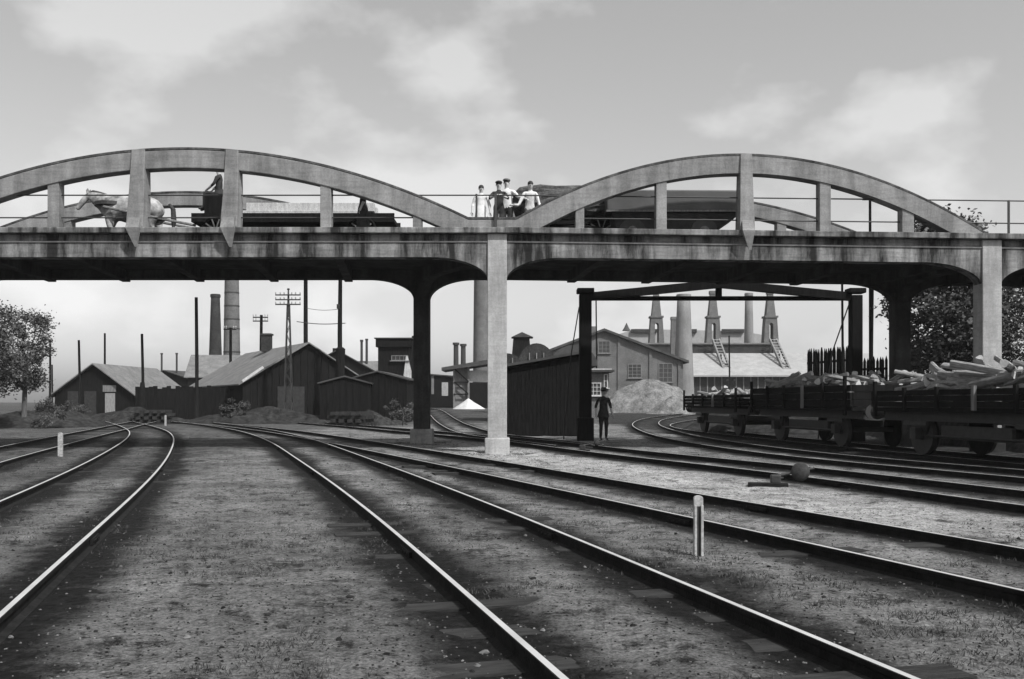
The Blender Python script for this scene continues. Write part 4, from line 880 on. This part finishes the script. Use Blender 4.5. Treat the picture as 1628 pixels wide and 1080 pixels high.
def person(label, loc, face, H, top, legs, arms, head=None, cap='cap', step=0.0, skirt=None, lean=0.0, seat=False, group=None):
    """arms: for left(-1)/right(+1): (elbow, wrist) in body units (x right of the viewer, y away, z up), figure faces -y"""
    names = []; V = []; E = []; R_ = []
    def v(n, p, r_): names.append(n); V.append(Vector(p)); R_.append(r_); return len(V)-1
    def e(a, b): E.append((a, b))
    ly = -lean
    hipz = .53
    pel = v('leg', (0, 0, hipz), (.085, .062)); sp = v('torso', (0, ly*.3, .62), (.080, .058)); ch = v('torso', (0, ly*.75, .735), (.082, .062)); nk0 = v('torso', (0, ly*.95, .815), (.055, .045)); nk = v('skin', (0, ly*1.05-.004, .852), (.030, .032))
    hd = v('skin', (0, ly*1.15-.012, .895), (.043, .050)); ht = v('skin', (0, ly*1.2-.008, .955), (.040, .047))
    for a, b_ in ((pel, sp), (sp, ch), (ch, nk0), (nk0, nk), (nk, hd), (hd, ht)): e(a, b_)
    for s_ in (-1, 1):
        st = s_*step
        if seat: kn = (s_*.06, -.22, .52); an = (s_*.06, -.24, .28); to = (s_*.065, -.33, .25)
        else: kn = (s_*.052, -.015-st*.6, .285); an = (s_*.055, .012-st*1.1, .045); to = (s_*.062, -.075-st*1.1, .018)
        hp = v('leg', (s_*.048, .0, hipz-.045), (.055, .06)); k = v('leg', kn, (.038, .040)); a_ = v('leg', an, (.025, .027)); t_ = v('shoe', to, (.024, .018))
        e(pel, hp); e(hp, k); e(k, a_); e(a_, t_)
        el, wr_ = arms[s_]
        sh_ = v('torso', (s_*.098, ly*.85, .795), (.036, .036)); el_ = v('sleeve', el, (.027, .027)); wi = v('hand', wr_, (.019, .019))
        e(ch, sh_); e(sh_, el_); e(el_, wi)
        dv = (Vector(wr_)-Vector(el)).normalized(); ha = v('hand', Vector(wr_)+dv*.045, (.023, .014)); e(wi, ha)
    mt = {'torso': top, 'sleeve': top, 'leg': legs, 'shoe': LEATHER, 'skin': SKIN, 'hand': SKIN}; mats = [SKIN, top, legs, LEATHER, HAIR]; idx = {id(SKIN): 0, id(top): 1, id(legs): 2, id(LEATHER): 3}
    base = to_mb(skin_mesh([tuple(p) for p in V], E, R_, 2))
    for fi, f_ in enumerate(base.f):
        c = sum((Vector(base.v[i]) for i in f_), Vector())/len(f_); best = None
        for a, b_ in E:
            A_, B_ = V[a], V[b_]; d = B_-A_; tq = max(0, min(1, (c-A_).dot(d)/d.length_squared)); q = (c-A_-d*tq).length-.6*(R_[b_][0])
            if best is None or q < best[0]: best = (q, names[b_] if tq > (.25 if names[b_] in ('hand', 'skin', 'shoe') else 0) else names[a])
        base.m[fi] = idx[id(mt[best[1]])]
    # five fingers a hand, nose, ears, eyes
    for s_ in (-1, 1):
        el, wr_ = Vector(arms[s_][0]), Vector(arms[s_][1]); d = (wr_-el).normalized(); side = d.cross(Vector((0, 0, 1)))
        side = side.normalized() if side.length > .1 else Vector((1, 0, 0)); pm = wr_+d*.05; dn = d.cross(side)
        dn = dn if dn.z < 0 else -dn
        for k, l_ in enumerate((.036, .042, .039, .030)):
            b0_ = pm+side*(k-1.5)*.0105; base.tube([b0_, b0_+d*l_*.6, b0_+d*l_*.9+dn*l_*.45], [.0055, .005, .0035], 5, 0)
        b0_ = wr_+d*.022+side*.02; base.tube([b0_, b0_+side*.016+d*.014, b0_+side*.018+d*.03+dn*.006], [.006, .0055, .004], 5, 0)
    hc = Vector((0, ly*1.18-.012, .925))
    base.ell(hc+Vector((0, -.052, -.008)), (.008, .013, .013), 6, 5, 0)
    for s_ in (-1, 1): base.ell(hc+Vector((s_*.046, .0, -.004)), (.007, .013, .018), 6, 5, 0); base.ell(hc+Vector((s_*.017, -.047, .008)), (.007, .004, .005), 6, 4, 4)
    base.box(hc+Vector((0, -.049, -.030)), (.024, .006, .005), mi=4)
    fold = set()
    for fi, f_ in enumerate(base.f):
        if base.m[fi] in (1, 2): fold.update(f_)
    for i in fold:                                     # creased cloth
        p_ = Vector(base.v[i]); d_ = mnoise.noise_vector(Vector((p_.x*26, p_.y*26, p_.z*13))+Vector((H*9, 0, 0)))*.008; base.v[i] = tuple(p_+d_)
    base.v = [(x*H, y*H, z*H) for x, y, z in base.v]
    o = tag(base.build('person', mats, None, smooth_=True, loc=loc, rz=face), label, 'person', group)
    hh = MB().ell((hc+Vector((0, .008, .022)))*H, (.050*H, .058*H, .048*H), 12, 6, 0, z0=-.35).build('hair', HAIR, o, smooth_=True)
    if cap == 'cap':
        m = MB().ell((hc+Vector((0, .004, .045)))*H, (.062*H, .068*H, .030*H), 14, 6, 0); m.ell((hc+Vector((0, -.058, .036)))*H, (.036*H, .030*H, .006*H), 10, 4, 0); m.build('cap', CLOTHM if top is not CLOTHD else CLOTHD, o, smooth_=True)
    if cap == 'hat':
        m = MB().lathe((hc+Vector((0, 0, .03)))*H, [(.085*H, 0), (.085*H, .006*H), (.056*H, .010*H), (.050*H, .05*H), (.03*H, .058*H)], 14); m.build('hat', CLOTHD, o, smooth_=True)
    if skirt:
        z1, z0_, w = skirt; pr = [(.075, z1), (.10, z1-.06), (w*.85, (z1+z0_)/2), (w, z0_)]
        m = MB(); n = 18; vs = []
        for r_, z in pr:
            for k in range(n): t_ = 2*math.pi*k/n; f_ = 1+.06*math.sin(5*t_)*(z1-z)/(z1-z0_); vs.append((r_*f_*math.cos(t_)*H, r_*.8*f_*math.sin(t_)*H, z*H))
        m.add(vs, [(i*n+k, i*n+(k+1) % n, (i+1)*n+(k+1) % n, (i+1)*n+k) for i in range(3) for k in range(n)]); m.build('coat_skirt', top, o, smooth_=True)
    return o
DOWN = {-1: ((-.15, .02, .64), (-.16, -.04, .50)), 1: ((.15, .02, .64), (.16, -.04, .50))}
def arms_rail(H, spread=.10): 
    z = (zf(308)-DECK)/H+.01
    return {-1: ((-.16, -.05, max(.66, z-.02)), (-spread, -.20, z)), 1: ((.16, -.05, max(.66, z-.02)), (spread, -.20, z))}
YB = YF+.62; gb = 'boys leaning on the bridge railing'
def at_deck(px, Y): x = XP(px, Y); return (x, Y, DECK+dzb(x))
person('boy in a loose pale smock standing at the railing between the arches', at_deck(765, YB+.1), .1, 1.50, CLOTHL, CLOTHL, DOWN, cap=None, skirt=(.62, .30, .13))
person('boy in dark waistcoat and cap close beside the taller youth', at_deck(793, YB), .0, 1.58, CLOTHD, CLOTHD, arms_rail(1.58, .06))
person('tall youth in white shirt, dark trousers and cap leaning on the railing', at_deck(806, YB+.28), -.15, 1.70, CLOTHL, CLOTHD, {-1: ((-.17, -.06, .66), (-.10, -.16, .60)), 1: ((.20, -.10, .68), (.32, -.20, .63))}, step=.04, lean=.02)
person('boy in white shirt bending over the railing with both arms on it', at_deck(842, YB+.05), .1, 1.56, CLOTHL, CLOTHM, {-1: ((-.20, -.10, .58), (-.33, -.19, .56)), 1: ((.16, -.10, .58), (.22, -.20, .56))}, cap=None, lean=.10)
person('pedestrian in a long dark coat walking behind the arch', at_deck(577, YF+.85), -1.4, 1.66, CLOTHD, CLOTHD, DOWN, cap=None, skirt=(.60, .16, .15), step=.05)
pw = G(959.5, 700); person('man in dark jacket and hat standing beside the black plank shed', (pw.x, pw.y, ground_z(pw.x, pw.y)), .25, 1.84, CLOTHD, CLOTHD, DOWN, cap='hat', skirt=(.60, .44, .12))
# horse and flat cart with driver
Yc = YF+2.3; z0 = DECK+dzb(-8)
hv = []; he = []; hr = []
def hp(p, r_): hv.append(p); hr.append(r_); return len(hv)-1
b0_ = hp((0, 0, 1.22), (.33, .38)); b1 = hp((-.55, 0, 1.21), (.31, .38)); b2 = hp((.55, 0, 1.25), (.33, .37)); b3 = hp((.85, 0, 1.22), (.25, .28)); n1_ = hp((-.86, 0, 1.36), (.18, .27)); n2_ = hp((-1.14, 0, 1.50), (.12, .19)); n3_ = hp((-1.30, 0, 1.54), (.09, .11)); h1_ = hp((-1.46, 0, 1.36), (.075, .09)); h2_ = hp((-1.62, 0, 1.14), (.05, .06))
he += [(b0_, b1), (b0_, b2), (b2, b3), (b1, n1_), (n1_, n2_), (n2_, n3_), (n3_, h1_), (h1_, h2_)]
for s_ in (-1, 1):
    st = .10*s_
    q = [hp((-.62, s_*.15, .88), (.13, .16)), hp((-.66-st*.7, s_*.15, .55), (.075, .08)), hp((-.62-st*1.4, s_*.15, .18), (.038, .04)), hp((-.66-st*1.6, s_*.15, .04), (.055, .06))]; he += [(b1, q[0])]+list(zip(q, q[1:]))
    q = [hp((.66, s_*.15, .92), (.17, .22)), hp((.58+st*.6, s_*.15, .68), (.11, .12)), hp((.80+st, s_*.15, .46), (.05, .055)), hp((.76+st*1.3, s_*.15, .16), (.036, .04)), hp((.71+st*1.4, s_*.15, .04), (.055, .06))]; he += [(b2, q[0])]+list(zip(q, q[1:]))
hm = to_mb(skin_mesh(hv, he, hr, 2))
for s_ in (-1, 1): hm.tube([(-1.28, s_*.07, 1.60), (-1.27, s_*.09, 1.68), (-1.27, s_*.085, 1.74)], [.035, .04, .008], 6)
ho = tag(hm.build('horse', HORSE, None, smooth_=True, loc=(XP(212, Yc), Yc, z0)), 'dappled harnessed horse walking on the bridge deck', 'horse')
MB().tube([(-.70, 0, 1.55), (-.95, 0, 1.60), (-1.16, 0, 1.66), (-1.32, 0, 1.60)], [.03, .06, .05, .02], 8).build('mane', HAIR, ho, smooth_=True); MB().tube([(1.03, 0, 1.30), (1.14, 0, 1.15), (1.16, 0, .8), (1.14, 0, .55)], [.04, .07, .08, .02], 7).build('tail', HAIR, ho)
MB().lathe((-.66, 0, 1.28), [(.40, -.05), (.43, -.05), (.43, .05), (.40, .05)], 18).build('collar', LEATHER, ho).rotation_euler = (0, 0, 0)
hs = MB()
hs.tube([(.05, .31*math.cos(t_)*1.02, 1.22+.36*math.sin(t_)) for t_ in np.linspace(-1.57, 4.71, 17)], .03, 6); hs.build('girth_strap', LEATHER, ho)
ct = tag(empty('flat_cart', (XP(455, Yc), Yc, z0)), 'long flat four-wheeled cart with pale load on the bridge', 'cart')
L0, L1 = XP(318, Yc)-ct.location.x, XP(632, Yc)-ct.location.x
MB().box(((L0+L1)/2, 0, .70), (L1-L0, 1.5, .10)).build('bed', TARWOOD, ct)
for s_ in (-1, 1):
    MB().box(((L0+L1)/2, s_*.72, .82), (L1-L0, .05, .16)).build('side_board', TARWOOD, ct)
    MB().tube([(L0, s_*.38, .62), (L0-1.2, s_*.42, .85), (L0-2.6, s_*.40, 1.15)], .04, 7).build('shaft', OLDWOOD, ct)
    for x in (L0+.7, L1-.9):
        wh = MB().tube([(x+.38*math.cos(t_), s_*.80, .40+.38*math.sin(t_)) for t_ in np.linspace(0, 2*math.pi, 21)], .045, 6).build('wheel', TARWOOD, ct); MB().tube([(x, s_*.72, .40), (x, s_*.88, .40)], .08, 8).build('hub', IRON, wh)
        for k in range(5): t_ = math.pi*k/5; MB().beam((x-.36*math.cos(t_), s_*.80, .40-.36*math.sin(t_)), (x+.36*math.cos(t_), s_*.80, .40+.36*math.sin(t_)), .03, .04).build('spoke', OLDWOOD, wh)
MB().box((L0+.55, 0, 1.05), (.5, 1.1, .86)).build('seat_box', TARWOOD, ct)
for i in range(7):
    ly_ = i//4; tag(MB().box((0, 0, .125), (3.6, .26, .24)).build('timber_baulk', PALEWOOD, None, .01, loc=(XP(498, Yc)+RNG.uniform(-.25, .25), Yc-.5+.31*(i % 4)+.15*ly_, z0+.753+.246*ly_)), 'pale timber baulk lying on the flat cart', 'timber', 'baulks on the flat cart')
dl = person('driver in a long dark coat seated on the flat cart', (ct.location.x+L0+.55, Yc, z0+1.49-.455*1.7), -1.5, 1.70, CLOTHD, CLOTHD, {-1: ((-.15, -.08, .66), (-.07, -.19, .57)), 1: ((.15, -.06, .65), (.07, -.19, .57))}, cap='hat', seat=True, skirt=(.60, .42, .15))
# hay cart and dark van on the right half of the deck
Yy = YF+2.6; hx = XP(900, Yy); z0 = DECK+dzb(hx)
hc_ = tag(empty('hay_cart', (hx, Yy, z0)), 'cart heaped with dark hay behind the boys on the bridge', 'cart')
MB().box((0, 0, .72), (3.0, 1.5, .1)).build('bed', TARWOOD, hc_)
for s_ in (-1, 1):
    for x in (-.95, .95):
        wh = MB().tube([(x+.42*math.cos(t_), s_*.82, .44+.42*math.sin(t_)) for t_ in np.linspace(0, 2*math.pi, 21)], .05, 6).build('wheel', TARWOOD, hc_)
        for k in range(5): t_ = math.pi*k/5; MB().beam((x-.40*math.cos(t_), s_*.82, .44-.40*math.sin(t_)), (x+.40*math.cos(t_), s_*.82, .44+.40*math.sin(t_)), .03, .04).build('spoke', OLDWOOD, wh)
    MB().beam((-1.5, s_*.7, .8), (-1.75, s_*.85, 1.5), .06, .08).build('ladder_side', OLDWOOD, hc_); MB().beam((1.5, s_*.7, .8), (1.75, s_*.85, 1.5), .06, .08).build('ladder_side', OLDWOOD, hc_)
m = MB(); n = 40; mm_ = 20; vs = []; fs = []
for j in range(mm_+1):
    ph = -math.pi/2+math.pi*j/mm_
    for i in range(n):
        a = 2*math.pi*i/n; q = Vector((math.copysign(abs(math.cos(a))**.6, math.cos(a))*math.cos(ph)**.45 if math.cos(ph) > 1e-6 else 0, math.sin(a)*math.cos(ph)**.5 if math.cos(ph) > 1e-6 else 0, math.sin(ph)))
        d = 1+.11*mnoise.fractal(q*3.1, .8, 2, 4); zz = q.z*.52*d; tilt = -.09*q.x
        vs.append((q.x*1.62*d, q.y*.95*d, 1.28+zz+tilt))
for j in range(mm_):
    for i in range(n): fs.append((j*n+i, j*n+(i+1) % n, (j+1)*n+(i+1) % n, (j+1)*n+i))
tag(m.add(vs, fs).build('hay_load', HAY, None, loc=(hx, Yy, z0)), 'rounded dark load of hay on the cart behind the boys', 'hay')
Yt = YF+1.9; tx = XP(1066, Yt); z0 = DECK+dzb(tx); vn = tag(empty('box_wagon', (tx, Yt, z0)), 'long dark box wagon with tarpaulin top under the right arch', 'wagon'); hl = XP(1172, Yt)-tx
zt = ZP(313, Yt)-z0; zm = ZP(345, Yt)-z0
MB().prism([(-hl, zm), (hl, zm), (hl, zt), (-hl, zt+.02)], 'y', -.85, .85).build('body', TRUCK, vn, .04)
MB().prism([(-hl+.12, zm-.02), (-hl+.25, .42), (hl-.75, .42), (hl-.05, zm-.02)], 'y', -.80, .80).build('underbody', DARKP, vn, .03)
MB().box((0, -.86, zm-.005), (2*hl+.04, .06, .05)).build('waist_rail', OLDWOOD, vn)
MB().ell((.33, 0, zt+.06), (.16, .12, .07), 12, 6).build('bundle', CLOTHM, vn)
for s_ in (-1, 1):
    for x in (-hl+.7, hl-1.1):
        wh = MB().tube([(x, s_*.70, .36), (x, s_*.86, .36)], .36, 20).build('wheel', IRON, vn); MB().tube([(x, s_*.86, .36), (x, s_*.89, .36)], .14, 12).build('hub', OLDWOOD, wh)
    MB().tube([(-hl-.02, s_*.35, .52), (-hl-.75, s_*.40, .60), (-hl-1.2, s_*.40, .52)], .035, 7).build('shaft', TARWOOD, vn)
MB().beam((hl-.9, -.7, .32), (hl-.1, -.7, .30), .2, .06).build('step', IRON, vn)

# ------------------------------------------------------------------ trees
def tree(label, base, hgt, crown_c, crown_r, nl, leaf, seed, trunk_r=.18, clumps=60):
    r_ = random.Random(seed); t_ = tag(empty('scrub_bush' if 'bush' in label else 'leafy_tree', base), label, 'bush' if 'bush' in label else 'tree'); cc = Vector(crown_c)
    m = MB(); top = Vector((cc.x*.6, cc.y*.6, cc.z+crown_r[2]*.3)); m.tube([Vector((0, 0, -.3)), Vector((.05, 0, top.z*.4)), top*.75+Vector((0, 0, 0)), top], [trunk_r, trunk_r*.8, trunk_r*.5, trunk_r*.2], 9)
    cs = []
    for i in range(clumps):
        while True:
            q = Vector((r_.uniform(-1, 1), r_.uniform(-1, 1), r_.uniform(-1, 1)))
            if q.length < 1: break
        q = q.normalized()*q.length**.45; p = cc+Vector((q.x*crown_r[0], q.y*crown_r[1], q.z*crown_r[2])); cs.append((p, r_.uniform(.45, 1.0)))
        if i % 3 == 0:
            s_ = Vector((0, 0, 0)).lerp(top, r_.uniform(.35, .9)); mid = s_.lerp(p, .5)+Vector((0, 0, r_.uniform(-.2, .3))); m.tube([s_, mid, p], [trunk_r*.32, trunk_r*.18, .012], 5)
    m.build('trunk', BARK, t_, smooth_=True)
    V = []; Fc = []; ms = []
    for i in range(nl):
        p, sz = r_.choice(cs); d = Vector((r_.gauss(0, 1), r_.gauss(0, 1), r_.gauss(0, .8)))*sz*min(crown_r)*.20; c = p+d; L_ = leaf*r_.uniform(.6, 1.3)
        u = Vector((r_.gauss(0, 1), r_.gauss(0, 1), r_.gauss(0, .6))).normalized(); w = u.cross(Vector((r_.gauss(0, 1), r_.gauss(0, 1), r_.gauss(0, 1)))).normalized()
        k = len(V); V += [tuple(c-u*L_), tuple(c+w*L_*.55), tuple(c+u*L_), tuple(c-w*L_*.55)]; Fc.append((k, k+1, k+2, k+3))
    m = MB(); m.v = V; m.f = Fc; m.m = [0]*len(Fc); m.build('crown', LEAF, t_)
    return t_
b_ = P(1505, 640, 39); tree('dense leafy tree behind the rear end of the bridge', (b_.x, b_.y, 1.0), 9, (-.1, 0, 4.4), (1.95, 2.0, 3.8), 30000, .095, 4, .22, 150)
b_ = P(1580, 640, 44); tree('leafy tree beyond the end pier of the bridge', (b_.x, b_.y, .8), 9, (.6, 0, 4.2), (2.2, 2.0, 3.2), 14000, .09, 8, .2, 80)
b_ = P(38, 640, 50); tree('dark leafy tree at the left edge beside the short pole', (b_.x, b_.y, .1), 6, (-.1, 0, 4.1), (1.45, 1.4, 2.2), 9000, .075, 6, .15, 60)
b_ = P(-8, 640, 46); tree('dark leafy tree left of the short pole and its neighbour tree', (b_.x, b_.y, .1), 6, (-.4, 0, 3.9), (1.7, 1.6, 2.4), 8000, .08, 16, .15, 60)
b_ = P(72, 660, 48); tree('low dark bush at the foot of the left tree', (b_.x, b_.y, .0), 1.4, (0, 0, .7), (.9, .8, .7), 2500, .05, 26, .05, 24)

for px_, Y_, sd_, lab in ((372, 58, 42, 'low scrubby bush on the bank before the long tarred shed'), (118, 64, 44, 'low scrubby bush at the left verge of the gabled shed'), (640, 52, 45, 'low scrubby bush beside the rear pier and the lean-to shed')):
    tree(lab, (XP(px_, Y_), Y_, .35), 1.3, (0, 0, .55), (1.1, .8, .55), 1800, .05, sd_, .04, 20)
# ------------------------------------------------------------------ ground litter: stones and grass
rs = np.random.RandomState(5)
def scatter(n, seed): 
    r_ = np.random.RandomState(seed); out_ = []
    while len(out_) < n:
        y = 3.5+34*r_.rand()**1.9; x = (r_.rand()*2-1)*(y*.60+.6)
        out_.append((x, y))
    return out_
V = []; Fc = []
for x, y in scatter(22000, 21):
    s_ = rs.uniform(.0025, .008)*(1+1.5*(rs.rand() < .025)); z = ground_z(x, y); o = len(V); a = rs.rand()*6.28; ex = rs.uniform(1, 1.7)
    for rr, q in ((.75, -.5), (1.0, .15), (.55, .75)):
        for k in range(5):
            t_ = a+k*1.2566+q; j = rs.uniform(.75, 1.25); u, w = math.cos(t_)*rr*j*ex, math.sin(t_)*rr*j
            V.append((x+s_*(u*math.cos(a)-w*math.sin(a)), y+s_*(u*math.sin(a)+w*math.cos(a)), z+s_*(.2+q*rs.uniform(.8, 1.1))))
    for b_i in (0, 5): Fc += [(o+b_i+k, o+b_i+(k+1) % 5, o+b_i+5+(k+1) % 5, o+b_i+5+k) for k in range(5)]
    Fc.append((o+10, o+11, o+12, o+13, o+14))
m = MB(); m.v = V; m.f = Fc; m.m = [0]*len(Fc); m.m = [int(q) for q in np.repeat(rs.rand(len(Fc)//11) < .62, 11)]; o = m.build('gravel', [STONE, CLOD]); o['kind'] = 'stuff'; o['label'] = 'loose gravel scattered over the yard'
V = []; Fc = []
tufts = [(x, y) for x, y in scatter(4200, 33) if vnoise(np.array([x]), np.array([y]), 1.3, 44)[0] > .56]
for cx_, cy_ in [(PF[1], YF-.1), (PR[1], YR-.3)]:
    for i in range(60): a = rs.rand()*6.28; tufts.append((cx_+math.cos(a)*rs.uniform(.4, 1.0), cy_+.2+math.sin(a)*rs.uniform(.4, 1.0)))
for x, y in tufts:
    for k in range(rs.randint(14, 30)):
        xx, yy = x+rs.normal(0, .06), y+rs.normal(0, .035); z = ground_z(xx, yy); h_ = rs.uniform(.012, .038); a = rs.rand()*6.28; w = rs.uniform(.003, .006); dx, dy = rs.normal(0, .022, 2); o = len(V)
        V += [(xx-w*math.cos(a), yy-w*math.sin(a), z-.005), (xx+w*math.cos(a), yy+w*math.sin(a), z-.005), (xx+dx, yy+dy, z+h_)]; Fc.append((o, o+1, o+2))
m = MB(); m.v = V; m.f = Fc; m.m = [0]*len(Fc); o = m.build('grass', GRASS); o['kind'] = 'stuff'; o['label'] = 'short sparse grass tufts between the tracks'

# ------------------------------------------------------------------ hazy works air
hz_m = bpy.data.materials.new('works_haze'); hz_m.use_nodes = True; t = hz_m.node_tree; t.nodes.clear()
ho_ = t.nodes.new('ShaderNodeOutputMaterial'); pv = t.nodes.new('ShaderNodeVolumePrincipled'); pv.inputs['Color'].default_value = (.9, .9, .9, 1); pv.inputs['Density'].default_value = .00025
t.links.new(pv.outputs[0], ho_.inputs['Volume'])
hb = MB().box((0, 105, 14), (330, 250, 32)).build('haze', hz_m); hb['kind'] = 'stuff'; hb['label'] = 'thin smoky haze over the works'
